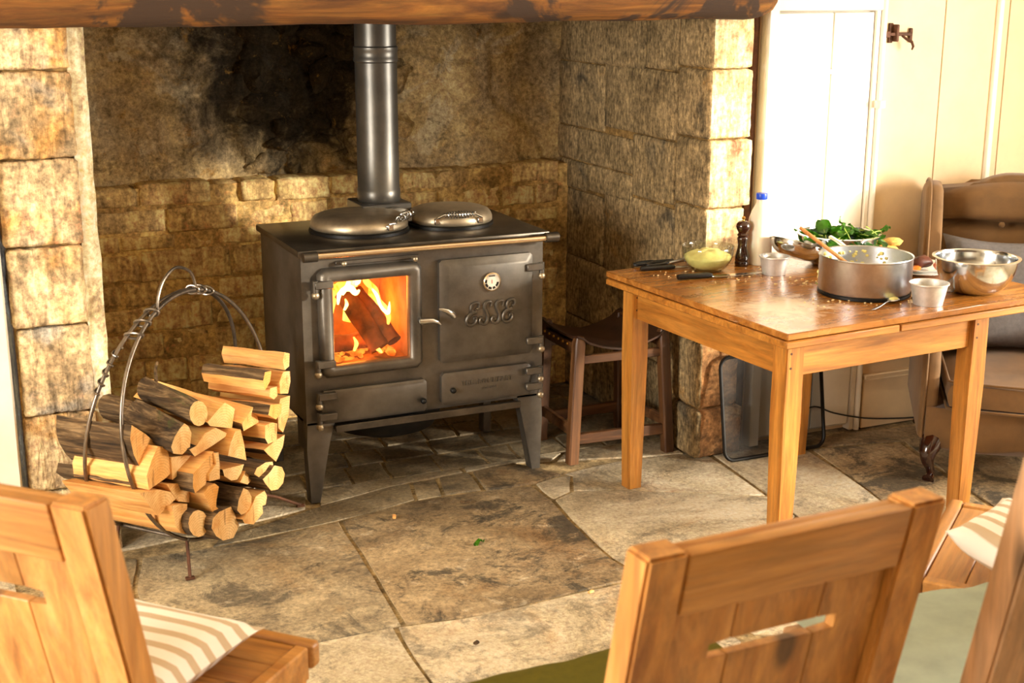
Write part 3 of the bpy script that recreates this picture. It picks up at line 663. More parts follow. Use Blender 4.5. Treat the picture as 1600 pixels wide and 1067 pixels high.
def window(axis, pos, u0, u1, z0, z1, sg=1):
    global wi
    wi += 1
    def put(b, a0, a1, c0, c1, d0, d1):
        if axis == 'x': b.box(min(pos + sg * d0, pos + sg * d1), max(pos + sg * d0, pos + sg * d1), a0, a1, c0, c1, 0.003)
        else: b.box(a0, a1, pos - d1, pos - d0, c0, c1, 0.003)
    b = B(); t = 0.05
    put(b, u0, u0 + t, z0, z1, .12, .18); put(b, u1 - t, u1, z0, z1, .12, .18); put(b, u0 + t, u1 - t, z0, z0 + t, .12, .18); put(b, u0 + t, u1 - t, z1 - t, z1, .12, .18)
    w = struct(obj('window_%d' % wi, b, 'white_paint'), 'white painted cottage window')
    n = 2
    for k in range(1, n):
        b = B(); u = u0 + (u1 - u0) * k / n; put(b, u - .018, u + .018, z0 + t, z1 - t, .13, .17); obj('glazing_bar', b, 'white_paint', w)
    for (a, c) in ((u0, u1),):
        b = B(); z = (z0 + z1) / 2; put(b, u0 + t, u1 - t, z - .012, z + .012, .13, .17); obj('glazing_bar', b, 'white_paint', w)
    b = B(); put(b, u0 + t, u1 - t, z0 + t, z1 - t, .148, .152); obj('pane', b, 'window_pane', w)
for q in WIN_RIGHT: window('x', XR, *q)
for q in WIN_LEFT: window('x', XL, *q, sg=-1)

# ------------------------------------------------------------------ the range cooker
st = thing('range_cooker', 'dark cast iron wood-burning range cooker with ESSE on its oven door', 'cooker', (0.45, 0.27, 0))
def ff(name, b, m, parent=st, **k): return obj(name, b, m, parent, **k)
FY = Matrix(((1, 0, 0, 0), (0, 0, -1, 0), (0, 1, 0, 0), (0, 0, 0, 1)))       # 2-D (x,z) drawing -> extruded towards the viewer (-y)
def FYat(y): return Matrix.Translation((0, y, 0)) @ FY
b = B(); b.box(0, .09, 0, .53, .29, .886); b.box(.39, .90, 0, .53, .29, .886); b.box(.09, .39, 0, .53, .805, .886); b.box(.09, .39, 0, .53, .29, .485); b.box(.09, .39, .33, .53, .485, .805)
ff('body', b, 'stove_paint', smooth=0)
b = B(); b.box(-.014, .918, -.022, .545, .884, .909, .006, 2); ff('top_plate', b, 'stove_top')
b = B(); b.prism([(.0, .300), (.105, .300), (.082, .225), (.04, 0), (.004, 0), (-.002, .2)], FYat(.05), .05, .003); b.box(0.0, .02, .04, .12, .19, .3); ff('leg', b, 'stove_paint')
b = B(); b.prism([(.795, .300), (.90, .300), (.902, .2), (.896, 0), (.860, 0), (.818, .225)], FYat(.05), .05, .003); b.box(.88, .90, .04, .12, .19, .3); ff('leg', b, 'stove_paint')
for (xa, xb) in ((.0, .035), (.865, .90)):
    b = B(); b.box(xa, xb, .47, .52, 0, .3, .003); ff('leg', b, 'stove_paint')
b = B(); b.box(.095, .80, -.030, .02, .262, .276, .003); b.box(.095, .80, -.034, -.026, .262, .288, .002); ff('ash_lip', b, 'stove_top')
b = B(); b.lathe([(0.01, .15), (.10, .155), (.19, .19), (.22, .25), (.22, .29)], 28, (.36, .24, 0)); ff('ash_pan', b, 'black_iron')
# doors
def slab_door(x0, x1, z0, z1, d1, d2, ins, seg=0):
    b = B(); r = []
    for (i, y) in ((0, 0.0), (0, -d1), (ins, -d2)):
        a0, a1, c0, c1 = x0 + i, x1 - i, z0 + i, z1 - i; k = 0.010
        r.append(b.ring([(a0 + k, y, c0), (a1 - k, y, c0), (a1, y, c0 + k), (a1, y, c1 - k), (a1 - k, y, c1), (a0 + k, y, c1), (a0, y, c1 - k), (a0, y, c0 + k)]))
    b.skin(r); bmesh.ops.bevel(b.bm, geom=[e for e in b.bm.edges if len(e.link_faces) == 2 and e.calc_face_angle(0) > .3], offset=.006, segments=3, affect='EDGES')
    return b
od = ff('oven_door', slab_door(.490, .850, .463, .836, .020, .036, .024), 'stove_paint')
fd_b = B(); rr = []
def rrect(x0, x1, z0, z1, y, k):
    return [(x0 + k, y, z0), (x1 - k, y, z0), (x1, y, z0 + k), (x1, y, z1 - k), (x1 - k, y, z1), (x0 + k, y, z1), (x0, y, z1 - k), (x0, y, z0 + k)]
for (i, y, k) in ((0, .0, .02), (0, -.016, .02), (.006, -.028, .018), (.016, -.036, .014), (.030, -.036, .010), (.042, -.030, .006), (.049, -.020, .004), (.050, .0, .003)):
    rr.append(fd_b.ring(rrect(.053 + i, .425 - i, .458 + i * .85, .841 - i * .98, y, k)))
fd_b.skin(rr, caps=False); fdoor = ff('fire_door', fd_b, 'stove_paint', smooth=60)
b = B(); b.box(.10, .378, -.010, -.006, .497, .796); ff('glass_pane', b, 'stove_glass', fdoor)
ll = ff('flue_door', slab_door(.050, .437, .295, .413, .020, .026, .008), 'stove_paint')
lr = ff('ash_door', slab_door(.494, .845, .306, .424, .020, .028, .012), 'stove_paint')
def hinge(door, x, z, right, gap=0.0):
    sg = 1 if right else -1
    b = B(); xa, xb = sorted((x, x - sg * .065)); b.box(xa, xb, -.046, -.024, z - .012, z + .014, .003)
    b.cyl((x - sg * .004, -.034, z - .028), (x - sg * .004, -.034, z + .016), .010, None, 14)
    ff('hinge', b, 'stove_paint', door)
    b = B(); b.ball((x - sg * .004, -.034, z - .034), .014); ff('hinge_pin', b, 'lid_metal', door)
for z in (.790, .512): hinge(fdoor, .034, z, False)
for z in (.785, .512): hinge(od, .884, z, True)
for z in (.398, .325): hinge(ll, .034, z, False)
for z in (.398, .338): hinge(lr, .882, z, True)
b = B(); b.cyl((.412, -.03, .634), (.412, -.056, .634), .012); b.tube([(.402, -.058, .636), (.42, -.062, .636), (.445, -.066, .636), (.465, -.066, .628), (.476, -.064, .618)], [.011, .012, .010, .007, .004], 10); ff('handle', b, 'bright_steel', fdoor)
b = B(); b.cyl((.522, -.03, .648), (.522, -.056, .648), .012); b.tube([(.530, -.058, .640), (.518, -.062, .652), (.50, -.066, .665), (.482, -.066, .672), (.470, -.064, .674)], [.010, .012, .010, .007, .004], 10); ff('handle', b, 'bright_steel', od)
b = B(); b.cyl((.419, -.02, .337), (.419, -.034, .337), .009); b.ball((.419, -.036, .337), .011); ff('knob', b, 'black_iron', ll)
b = B(); b.cyl((.532, -.02, .362), (.532, -.036, .362), .009); b.ball((.532, -.038, .362), .011); ff('knob', b, 'black_iron', lr)
b = B(); b.box(.12, .42, -.008, 0, .848, .862, .002); sl_ = ff('air_slider', b, 'stove_paint')
for x, z in ((.142, .857), (.397, .852)):
    b = B(); b.cyl((x, 0, z), (x, -.03, z), .006); b.ball((x, -.032, z), .010); ff('slider_knob', b, 'lid_metal', sl_)
# towel rail
b = B(); b.cyl((.03, -.062, .897), (.885, -.062, .893), .0115, None, 20); rail = ff('towel_rail', b, 'rail_metal')
for x0_, x1_ in ((-.008, .040), (.880, .930)):
    b = B(); b.cyl((x0_, -.062, .895), (x1_, -.062, .895), .0175, None, 20); b.box(min(x0_, x1_) + .01, max(x0_, x1_) - .012, -.06, 0.0, .884, .902); ff('rail_end', b, 'stove_top', rail)
# thermometer
b = B(); cz, cx = .748, .681
b.lathe([(.030, 0), (.034, .004), (.034, .010), (.030, .013), (.030, .009)], 36, M=Matrix.Translation((cx, -.036, cz)) @ Matrix.Rotation(PI / 2, 4, 'X'), caps=False); th = ff('thermometer', b, 'rail_metal', od)
def disc_xz(b, r, y, n=36): b.prism([(cx + r * math.cos(2 * PI * i / n), cz + r * math.sin(2 * PI * i / n)) for i in range(n)], FYat(y), .002)
b = B(); disc_xz(b, .0305, -.040); ff('dial', b, 'dial_white', th)
b = B()
for (a0, a1) in ((-2.9, -2.3), (-2.15, -1.6), (-1.45, -1.0), (-.8, -.1), (2.75, 3.3)):
    k = 6; pol = [(cx + .027 * math.cos(a0 + (a1 - a0) * i / k), cz + .027 * math.sin(a0 + (a1 - a0) * i / k)) for i in range(k + 1)] + [(cx + .019 * math.cos(a1 - (a1 - a0) * i / k), cz + .019 * math.sin(a1 - (a1 - a0) * i / k)) for i in range(k + 1)]
    b.prism(pol, FYat(-.0415), .001)
b.box(cx - .012, cx + .012, -.0425, -.0415, cz + .019, cz + .023); ff('dial_scale', b, 'dial_black', th)
def text(name, s, size, x, y, z, mat, parent, ext=0.002, bevel=0.0, sx=1.0):
    cu = bpy.data.curves.new(name, 'FONT'); cu.body = s; cu.size = size; cu.extrude = ext; cu.bevel_depth = bevel; cu.align_x = 'CENTER'; cu.align_y = 'CENTER'; cu.space_character = 1.12
    o = bpy.data.objects.new('tmp', cu); COL.objects.link(o); bpy.context.view_layer.update()
    me = bpy.data.meshes.new_from_object(o.evaluated_get(bpy.context.evaluated_depsgraph_get())); bpy.data.objects.remove(o)
    me.transform(Matrix.Translation((x, y, z)) @ Matrix.Rotation(PI / 2, 4, 'X') @ Matrix.Diagonal((sx, 1, 1, 1))); me.transform(world_of(parent).inverted())
    me.materials.clear(); me.materials.append(MATS[mat]); p = bpy.data.objects.new(name, me); COL.objects.link(p); p.parent = parent; return p
text('dial_number', '1', .020, cx, -.0425, cz, 'dial_red', th, .0008)
def crom(pts, k=6):
    P = [V(p) for p in pts]; P = [P[0]] + P + [P[-1]]; out = []
    for i in range(1, len(P) - 2):
        for j in range(k):
            t = j / k; a, b_, c, d = P[i - 1], P[i], P[i + 1], P[i + 2]
            out.append(0.5 * ((2 * b_) + (-a + c) * t + (2 * a - 5 * b_ + 4 * c - d) * t * t + (-a + 3 * b_ - 3 * c + d) * t ** 3))
    return out + [P[-2]]
LE = [(.74, .74), (.86, .72), (.98, .82), (.92, .97), (.68, 1.0), (.44, .90), (.38, .72), (.52, .58), (.74, .57), (.46, .54), (.18, .42), (.04, .22), (.12, .05), (.38, -.02), (.64, .05), (.78, .19), (.74, .32), (.60, .31), (.58, .22)]
LS = [(.82, .76), (.92, .80), (.94, .92), (.80, 1.0), (.60, .98), (.44, .86), (.44, .70), (.56, .52), (.66, .34), (.62, .12), (.42, -.01), (.18, .02), (.06, .14), (.12, .26), (.26, .26), (.30, .17)]
for i, (g, xo) in enumerate(((LE, .582), (LS, .632), (LS, .678), (LE, .722))):
    b = B(); pts = crom([(xo + .052 * u, -.040, .597 + .080 * w) for (u, w) in g], 5); n_ = len(pts)
    b.tube(pts, [.0034 + .0034 * math.sin(PI * k / (n_ - 1)) for k in range(n_)], 8); ff('embossed_letter', b, 'stove_paint', od)
text('embossed_words', 'THE IRONHEART', .024, .668, -.028, .381, 'stove_paint', lr, .003, .0006, 1.0)
text('embossed_words', '1854-2004', .013, .675, -.028, .355, 'stove_paint', lr, .003, .0003, 1.0)
# hotplate lids
def lid(c, r, a0, a1):
    b = B(); b.lathe([(r * 1.03, .909), (r * 1.03, .918), (r * .99, .921)], 48, (c[0], c[1], 0)); base = ff('hotplate', b, 'black_iron')
    b = B(); b.lathe([(r * .97, .921), (r, .925), (r * 1.0, .938), (r * .975, .950), (r * .92, .962), (r * .8, .970), (r * .5, .976), (r * .03, .978)], 64, (c[0], c[1], 0)); l = ff('hotplate_lid', b, 'lid_metal', smooth=60)
    rad = r * 1.05; p0 = V((c[0] + rad * math.cos(a0), c[1] + rad * math.sin(a0), .955)); p1 = V((c[0] + rad * math.cos(a1), c[1] + rad * math.sin(a1), .955))
    out = V((math.cos((a0 + a1) / 2), math.sin((a0 + a1) / 2), 0)); d = (p1 - p0).normalized(); q0 = p0 + out * .02; q1 = p1 + out * .02
    b = B(); b.tube([p0 - out * .012 - V((0, 0, .012)), p0 + out * .004, q0 + V((0, 0, .002)), q0 + d * .02 + V((0, 0, .012)), q1 - d * .02 + V((0, 0, .012)), q1 + V((0, 0, .002)), p1 + out * .004, p1 - out * .012 - V((0, 0, .012))], .0042, 8)
    b.box(-.010, .010, -.006, .006, -.012, .010, .002, M=Matrix.Translation(p0 - V((0, 0, .012)))); b.box(-.010, .010, -.006, .006, -.012, .010, .002, M=Matrix.Translation(p1 - V((0, 0, .012))))
    h = ff('handle', b, 'bright_steel', l)
    b = B(); L = (q1 - q0).length - .045; s0 = q0 + d * .0225 + V((0, 0, .012)); up = V((0, 0, 1)); w = d.cross(up); pts = []; T = 11; K = 10
    for i in range(T * K + 1):
        t = i / (T * K); rad_ = .007 + .006 * math.sin(PI * t); a = 2 * PI * i / K; pts.append(s0 + d * L * t + (up * math.cos(a) + w * math.sin(a)) * rad_)
    b.tube(pts, .0022, 6); ff('spring_grip', b, 'bright_steel', l)
lid((.300, .280), .176, math.radians(-72), math.radians(-8)); lid((.650, .275), .156, math.radians(-128), math.radians(-70))
# flue
b = B(); b.box(.335, .525, .34, .53, .909, .985, .004); b.lathe([(.094, 0), (.094, .016), (.082, .02)], 36, M=Matrix.Translation((.45, .340, .935)) @ Matrix.Rotation(PI / 2, 4, 'X') @ Matrix.Diagonal((.75, .42, 1, 1))); ff('flue_box', b, 'flue_paint')
FX, FYc = .430, .435
b = B(); b.lathe([(.077, .985), (.080, .99), (.080, 1.03), (.0775, 1.033), (.0775, 1.17), (.0770, 1.172), (.0770, 1.50)], 48, (FX, FYc, 0), caps=False); fl = ff('flue_pipe', b, 'flue_paint', smooth=60)
b = B(); b.lathe([(.0765, 1.49), (.0815, 1.495), (.0815, 1.505), (.0795, 1.509), (.0795, 1.53), (.0815, 1.535), (.0815, 1.545), (.0765, 1.55)], 48, (FX, FYc, 0), caps=False); ff('joint_ring', b, 'flue_paint', fl)
b = B(); b.lathe([(.076, 1.49), (.076, 2.48)], 48, (FX, FYc, 0), caps=False); ff('upper_pipe', b, 'flue_paint', fl, smooth=60)
# firebox lining
b = B(); X0, X1, Y1, Z0, Z1 = .091, .389, .329, .486, .804
b.add([(X0, 0, Z0), (X1, 0, Z0), (X1, 0, Z1), (X0, 0, Z1), (X0, Y1, Z0), (X1, Y1, Z0), (X1, Y1, Z1), (X0, Y1, Z1)], [(0, 1, 5, 4), (1, 2, 6, 5), (2, 3, 7, 6), (3, 0, 4, 7), (4, 5, 6, 7)])
ff('firebox_lining', b, 'firebrick', smooth=0)
b = B()
for i in range(60):
    b.ball((R_.uniform(.10, .36), R_.uniform(.06, .28), .490 + R_.uniform(0, .008)), R_.uniform(.008, .016), 8, 5, (1, 1, .7))
b.jitter(.006, 30); ff('ember_bed', b, 'ember')['kind'] = 'stuff'
for c_, e_, w_ in (((.20, .20, .72), 6.0, .04), ((.31, .22, .64), 4.5, .04), ((.25, .10, .56), 2.0, .05)):
    l = bpy.data.lights.new('firelight', 'POINT'); l.energy = e_; l.color = (1.0, 0.30, 0.045); l.shadow_soft_size = w_
    o = bpy.data.objects.new('firelight', l); COL.objects.link(o); o.location = c_
def burning(p0, p1, r, label):
    p0, p1 = V(p0), V(p1); b = B(); k = 7; pts = [p0.lerp(p1, i / k) for i in range(k + 1)]
    b.tube(pts, [r * (1 + .12 * noise.noise(V((i * 1.7, r * 90, 0)))) for i in range(k + 1)], 9); b.jitter(.008, 22, r * 100)
    tag(recenter(obj('burning_log', b, 'char_wood', smooth=50)), label, 'log', 'logs burning in the stove')
burning((.19, .20, .73), (.30, .07, .52), .038, 'charred log leaning diagonally in the fire, its lower end forward')
burning((.26, .22, .70), (.345, .055, .545), .028, 'thin burning log with a round black end behind the stove glass')
burning((.12, .15, .53), (.34, .17, .53), .034, 'charred log lying flat on the embers in the stove')
def flame(pts, rad, mat, par):
    b = B(); P = crom(pts, 5); n_ = len(P); Rr = []
    for k in range(n_):
        t = k / (n_ - 1) * (len(rad) - 1); i = min(int(t), len(rad) - 2); Rr.append(rad[i] + (rad[i + 1] - rad[i]) * (t - i))
    b.tube(P, Rr, 9); my = sum(v.co.y for v in b.bm.verts) / len(b.bm.verts)
    return obj('flame_tongue', b, mat, par, smooth=80)
fl_ = thing('fire', 'yellow and orange flames licking up behind the stove glass', 'fire', (.24, .15, .50))
for pts, rad, mt in [
    ([(.13, .10, .62), (.115, .10, .68), (.13, .09, .73), (.165, .09, .755), (.19, .09, .79)], [.004, .012, .018, .016, .003], 'flame'),
    ([(.15, .08, .69), (.16, .08, .735), (.195, .08, .745), (.215, .08, .725), (.23, .08, .735)], [.003, .010, .013, .010, .003], 'flame_core'),
    ([(.17, .09, .72), (.195, .09, .76), (.225, .09, .765), (.235, .09, .80)], [.004, .014, .014, .003], 'flame_core'),
    ([(.24, .08, .80), (.255, .08, .765), (.285, .08, .73), (.300, .08, .69), (.325, .08, .655), (.335, .08, .62), (.328, .08, .59)], [.004, .012, .013, .009, .012, .008, .002], 'flame'),
    ([(.262, .07, .75), (.288, .07, .715), (.303, .07, .672), (.328, .07, .645), (.334, .07, .665), (.336, .07, .685)], [.002, .007, .006, .008, .005, .001], 'flame_core'),
    ([(.13, .2, .56), (.14, .2, .64), (.16, .2, .70), (.15, .2, .78)], [.02, .03, .025, .004], 'flame'),
    ([(.25, .26, .58), (.26, .26, .66), (.25, .26, .72), (.27, .26, .79)], [.03, .035, .03, .004], 'flame'),
    ([(.31, .24, .56), (.33, .24, .62), (.32, .24, .70)], [.02, .025, .004], 'flame'),
    ([(.20, .07, .52), (.21, .07, .545), (.20, .07, .57)], [.004, .008, .002], 'flame'),
    ([(.265, .06, .53), (.285, .06, .52), (.30, .06, .505)], [.004, .008, .003], 'flame'),
    ([(.175, .09, .665), (.185, .09, .685), (.18, .09, .705)], [.004, .007, .002], 'flame_core')]:
    flame(pts, rad, mt, fl_)

# ------------------------------------------------------------------ hoop log basket
bk = thing('log_basket', 'round wrought iron hoop log basket with a looped handle', 'log basket', (-0.40, -0.25, 0))
AZ = -0.808; RR = 0.393
LN = V((math.cos(AZ), math.sin(AZ), 0)); LT = V((-math.sin(AZ), math.cos(AZ), 0)); UP = V((0, 0, 1)); LC = V((-0.405, -0.241, 0))
def hoop(c, el, r=RR):
    w = V((-math.cos(AZ) * math.sin(el), -math.sin(AZ) * math.sin(el), math.cos(el)))
    return lambda a: c + (LT * math.cos(a) + w * math.sin(a)) * r
E1, E2 = 0.106, -0.20
H1 = hoop(V((-0.405, -0.241, 0.459)), E1)
top = H1(PI / 2); w2 = V((-math.cos(AZ) * math.sin(E2), -math.sin(AZ) * math.sin(E2), math.cos(E2))); H2 = hoop(top - LN * .016 - w2 * RR, E2)
for H in (H1, H2):
    b = B(); b.tube([H(2 * PI * i / 72) for i in range(72)], .0062, 10, True); obj('hoop', b, 'wrought_iron', bk)
hc = top + V((0, 0, -.01))
b = B(); b.tube(crom([H1(PI / 2 + .36), H1(PI / 2 + .34) + UP * .035, H1(PI / 2 + .25) + UP * .07, H1(PI / 2 + .08) + UP * .085, H1(PI / 2 - .10) + UP * .06, H1(PI / 2 - .16) + UP * .02, H1(PI / 2 - .16) - UP * .005], 6), .0048, 8); obj('handle', b, 'wrought_iron', bk)
for a0, n_ in ((PI / 2 + .38, 3), (PI / 2 - .17, 3)):
    sg = 1 if a0 > PI / 2 else -1
    for k in range(n_):
        a = a0 + sg * k * (.13 if sg > 0 else .10); m = (H1(a) + H2(a)) / 2; d = (H1(a + .01) - H1(a - .01)).normalized(); wd_ = (H1(a) - H2(a)); hw = wd_.length / 2 + .010; u = wd_.normalized(); v_ = d.cross(u)
        b = B(); b.tube([m + u * math.cos(2 * PI * i / 20) * hw + v_ * math.sin(2 * PI * i / 20) * .013 + d * .012 * math.sin(PI * i / 20) for i in range(20)], .0042, 8, True); obj('wire_wrap', b, 'wrought_iron', bk)
b = B(); pts = []
for i in range(40):
    a = PI / 2 + .78 + i * .010; pts.append(H2(a) + (LN * math.cos(i * .8) + LT * math.sin(i * .8)) * .011)
b.tube(pts, .0035, 7); obj('wire_twist', b, 'wrought_iron', bk)
for a in (-PI / 2 - .45, -PI / 2 + .45):
    b = B(); b.tube([H2(a) - LN * .01, H1(a) + LN * .01], .006, 8); obj('cross_bar', b, 'wrought_iron', bk)
for (H, a, fx, fy) in ((H1, -PI / 2 - .45, -.511, -.447), (H1, -PI / 2 + .55, -.035, -.005), (H2, -PI / 2 - .5, -.70, -.24), (H2, -PI / 2 + .5, -.22, .20)):
    b = B(); p = H(a); b.tube([p, V((fx, fy, .012)).lerp(p, .5) + UP * .004, (fx, fy, .006)], .0055, 8); q = V((fx, fy, .004)); b.box(-.014, .014, -.008, .008, -.004, .004, .001, M=Matrix.Translation(q)); obj('foot', b, 'rust_iron', bk)

# ------------------------------------------------------------------ the logs, one by one
LOGS = [('A', 0.025, 0.44, 'r', [(-0.3821, 0.547), (-0.32, 0.4995), (-0.266, 0.4486), (-0.2891, 0.4208), (-0.3286, 0.3766), (-0.3595, 0.4063), (-0.3832, 0.4521), (-0.3943, 0.5056)]),
  ('B', 0.061, 0.4, 'w', [(-0.3142, 0.4638), (-0.2805, 0.4516), (-0.2632, 0.4236), (-0.2599, 0.3579), (-0.2861, 0.3509), (-0.3716, 0.3428), (-0.3778, 0.3924), (-0.3471, 0.4324)]),
  ('C', 0.066, 0.36, 'w', [(-0.2642, 0.4136), (-0.1852, 0.3945), (-0.1444, 0.377), (-0.1354, 0.3588), (-0.2009, 0.3448), (-0.264, 0.3374)]),
  ('D', 0.093, 0.46, 'r', [(-0.2226, 0.5109), (-0.2014, 0.4947), (-0.1883, 0.468), (-0.1999, 0.4264), (-0.2428, 0.4147), (-0.2871, 0.4326), (-0.2965, 0.4579), (-0.2767, 0.4832), (-0.2495, 0.5001)]),
  ('E', 0.094, 0.44, 'r', [(-0.1005, 0.5029), (-0.1092, 0.484), (-0.1288, 0.4742), (-0.1539, 0.4762), (-0.1776, 0.4893), (-0.1937, 0.5098), (-0.198, 0.5323), (-0.1895, 0.5508), (-0.1705, 0.5607), (-0.1457, 0.5592), (-0.1218, 0.5465), (-0.1051, 0.5259)]),
  ('F', 0.099, 0.36, 'w', [(-0.0145, 0.5156), (0.0394, 0.4783), (0.0274, 0.4482), (0.0164, 0.4165), (-0.0442, 0.4394), (-0.1021, 0.4614), (-0.1178, 0.4794), (-0.0607, 0.5015)]),
  ('G', 0.129, 0.34, 'w', [(0.0981, 0.4727), (0.1141, 0.4495), (0.1252, 0.4084), (0.0804, 0.4071), (0.033, 0.4063), (0.0239, 0.4362)]),
  ('H', 0.102, 0.38, 'w', [(-0.0755, 0.4522), (-0.0192, 0.4172), (-0.0158, 0.4047), (-0.0973, 0.3975), (-0.1951, 0.3936), (-0.2213, 0.4269), (-0.1811, 0.428), (-0.1357, 0.4526)]),
  ('I', 0.128, 0.36, 'w', [(-0.0104, 0.4232), (0.0217, 0.4199), (0.0367, 0.3642), (0.0456, 0.3045), (-0.0074, 0.3297), (-0.0601, 0.3548), (-0.0418, 0.393)]),
  ('J', 0.125, 0.36, 'w', [(-0.2404, 0.3602), (-0.1264, 0.3956), (-0.1228, 0.3528), (-0.1623, 0.3299), (-0.1779, 0.3024), (-0.2365, 0.2939), (-0.2465, 0.3202)]),
  ('K', 0.135, 0.36, 'w', [(-0.1339, 0.3941), (-0.1145, 0.3897), (-0.1122, 0.3439), (-0.1163, 0.3001), (-0.1446, 0.3047), (-0.1756, 0.3123), (-0.172, 0.338), (-0.1342, 0.3566)]),
  ('L', 0.132, 0.34, 'w', [(-0.0992, 0.3271), (-0.038, 0.3149), (0.0262, 0.3033), (0.0049, 0.2763), (-0.0196, 0.263), (-0.0535, 0.2709), (-0.0906, 0.2993)]),
  ('M', 0.141, 0.34, 'w', [(0.0151, 0.2844), (0.0552, 0.2671), (0.0678, 0.2455), (0.0223, 0.2324), (-0.0225, 0.2565)]),
  ('N', 0.175, 0.36, 'r', [(0.0819, 0.2959), (0.124, 0.2845), (0.1262, 0.265), (0.0786, 0.2569), (0.0441, 0.251), (0.0082, 0.2786), (0.0275, 0.2952)]),
  ('O', 0.193, 0.36, 'r', [(0.103, 0.2809), (0.1488, 0.2598), (0.1654, 0.2294), (0.1517, 0.2004), (0.118, 0.1898), (0.0754, 0.2002), (0.0418, 0.2378), (0.0278, 0.2579), (0.0748, 0.2677)]),
  ('P', 0.167, 0.36, 'r', [(-0.0403, 0.2516), (-0.0127, 0.2328), (0.005, 0.2045), (-0.0001, 0.1733), (-0.0308, 0.1606), (-0.062, 0.1648), (-0.0829, 0.189), (-0.072, 0.2203)]),
  ('Q', 0.172, 0.34, 'w', [(0.0183, 0.2018), (0.0728, 0.2029), (0.0866, 0.177), (0.0745, 0.1499), (0.0564, 0.1531), (0.058, 0.128), (-0.0016, 0.1108), (-0.0528, 0.1333), (-0.0661, 0.1542), (-0.0141, 0.1723)]),
  ('R', 0.128, 0.36, 'w', [(-0.1351, 0.2943), (-0.1126, 0.275), (-0.1297, 0.2356), (-0.1337, 0.2169), (-0.1193, 0.2035), (-0.1455, 0.1864), (-0.1719, 0.2311), (-0.1965, 0.2798), (-0.1731, 0.2978)]),
  ('S', 0.071, 0.4, 'w', [(-0.4287, 0.3585), (-0.3318, 0.3363), (-0.23, 0.2836), (-0.2884, 0.2689), (-0.3455, 0.2547), (-0.3852, 0.2984)]),
  ('T', 0.072, 0.34, 'w', [(-0.3024, 0.3421), (-0.2429, 0.3243), (-0.1913, 0.2949), (-0.1882, 0.262), (-0.1936, 0.2406), (-0.2491, 0.2644), (-0.2763, 0.3004)]),
  ('U', 0.092, 0.34, 'w', [(-0.3119, 0.2788), (-0.2767, 0.2723), (-0.2303, 0.2572), (-0.2365, 0.2067), (-0.2425, 0.158), (-0.2713, 0.1739), (-0.2989, 0.2076), (-0.3048, 0.249)]),
  ('V', 0.119, 0.36, 'r', [(-0.1666, 0.1708), (-0.176, 0.1509), (-0.1972, 0.142), (-0.2243, 0.1465), (-0.2499, 0.1628), (-0.2672, 0.1865), (-0.2718, 0.2113), (-0.2627, 0.2307), (-0.2422, 0.2398), (-0.2154, 0.236), (-0.1896, 0.2201), (-0.1716, 0.1962)]),
  ('W', 0.147, 0.36, 'r', [(-0.1497, 0.209), (-0.0828, 0.2023), (-0.0651, 0.1705), (-0.0418, 0.1203), (-0.0792, 0.0915), (-0.1372, 0.105), (-0.1734, 0.1342), (-0.1953, 0.1696), (-0.1859, 0.1993)]),
  ('Y', -0.017, 0.2, 'r', [(-0.1463, 0.4736), (-0.1572, 0.4526), (-0.1818, 0.4426), (-0.2133, 0.4462), (-0.243, 0.462), (-0.2631, 0.4858), (-0.2686, 0.5112), (-0.2581, 0.5316), (-0.2343, 0.5418), (-0.2033, 0.5389), (-0.1732, 0.5236), (-0.1522, 0.4996)]),
  ('X', -0.003, 0.42, 'r', [(-0.363, 0.3846), (-0.2977, 0.3555), (-0.289, 0.3265), (-0.2988, 0.3008), (-0.3412, 0.3193), (-0.3761, 0.3542)]),
  ('a1', 0.203, 0.24, 'w', [(0.1748, 0.64), (0.2089, 0.6272), (0.203, 0.5832), (0.1723, 0.5765), (0.1626, 0.6108)]),
  ('a2', 0.179, 0.24, 'w', [(0.1361, 0.5869), (0.1234, 0.5513), (0.0889, 0.5293), (0.08, 0.5667), (0.0942, 0.5929)]),
  ('a3', 0.182, 0.22, 'w', [(0.1634, 0.5283), (0.1582, 0.4943), (0.1353, 0.4872), (0.1063, 0.5058), (0.1147, 0.5338)]),
  ('a4', 0.19, 0.26, 'w', [(0.1703, 0.4677), (0.1627, 0.4356), (0.1293, 0.423), (0.0828, 0.4528), (0.1, 0.4849)]),
  ('a5', 0.192, 0.24, 'w', [(0.2249, 0.5625), (0.2245, 0.5247), (0.2064, 0.4884), (0.1571, 0.5012), (0.1544, 0.5442), (0.1815, 0.5721)]),
  ('b1', 0.164, 0.32, 'w', [(0.1032, 0.4113), (0.146, 0.4091), (0.1786, 0.395), (0.1713, 0.3359), (0.1157, 0.3413), (0.0994, 0.3659)]),
  ('b2', 0.149, 0.3, 'w', [(0.247, 0.3345), (0.2309, 0.2935), (0.1832, 0.2561), (0.1364, 0.2964), (0.1114, 0.322), (0.1768, 0.3322)]),
  ('b3', 0.149, 0.3, 'w', [(0.2889, 0.4563), (0.2775, 0.3925), (0.2346, 0.3405), (0.2047, 0.3654), (0.2072, 0.4276), (0.2253, 0.4641)])]
TILT = {'D': (.065, -.01), 'E': (.06, -.01), 'Y': (.03, 0), 'F': (.05, 0), 'H': (.04, 0), 'G': (.03, 0), 'I': (.02, 0), 'P': (.02, 0), 'V': (.01, 0), 'A': (.0, .0)}
LEN = {'A': .27, 'X': .27, 'S': .28, 'E': .18, 'D': .16, 'Y': .17}
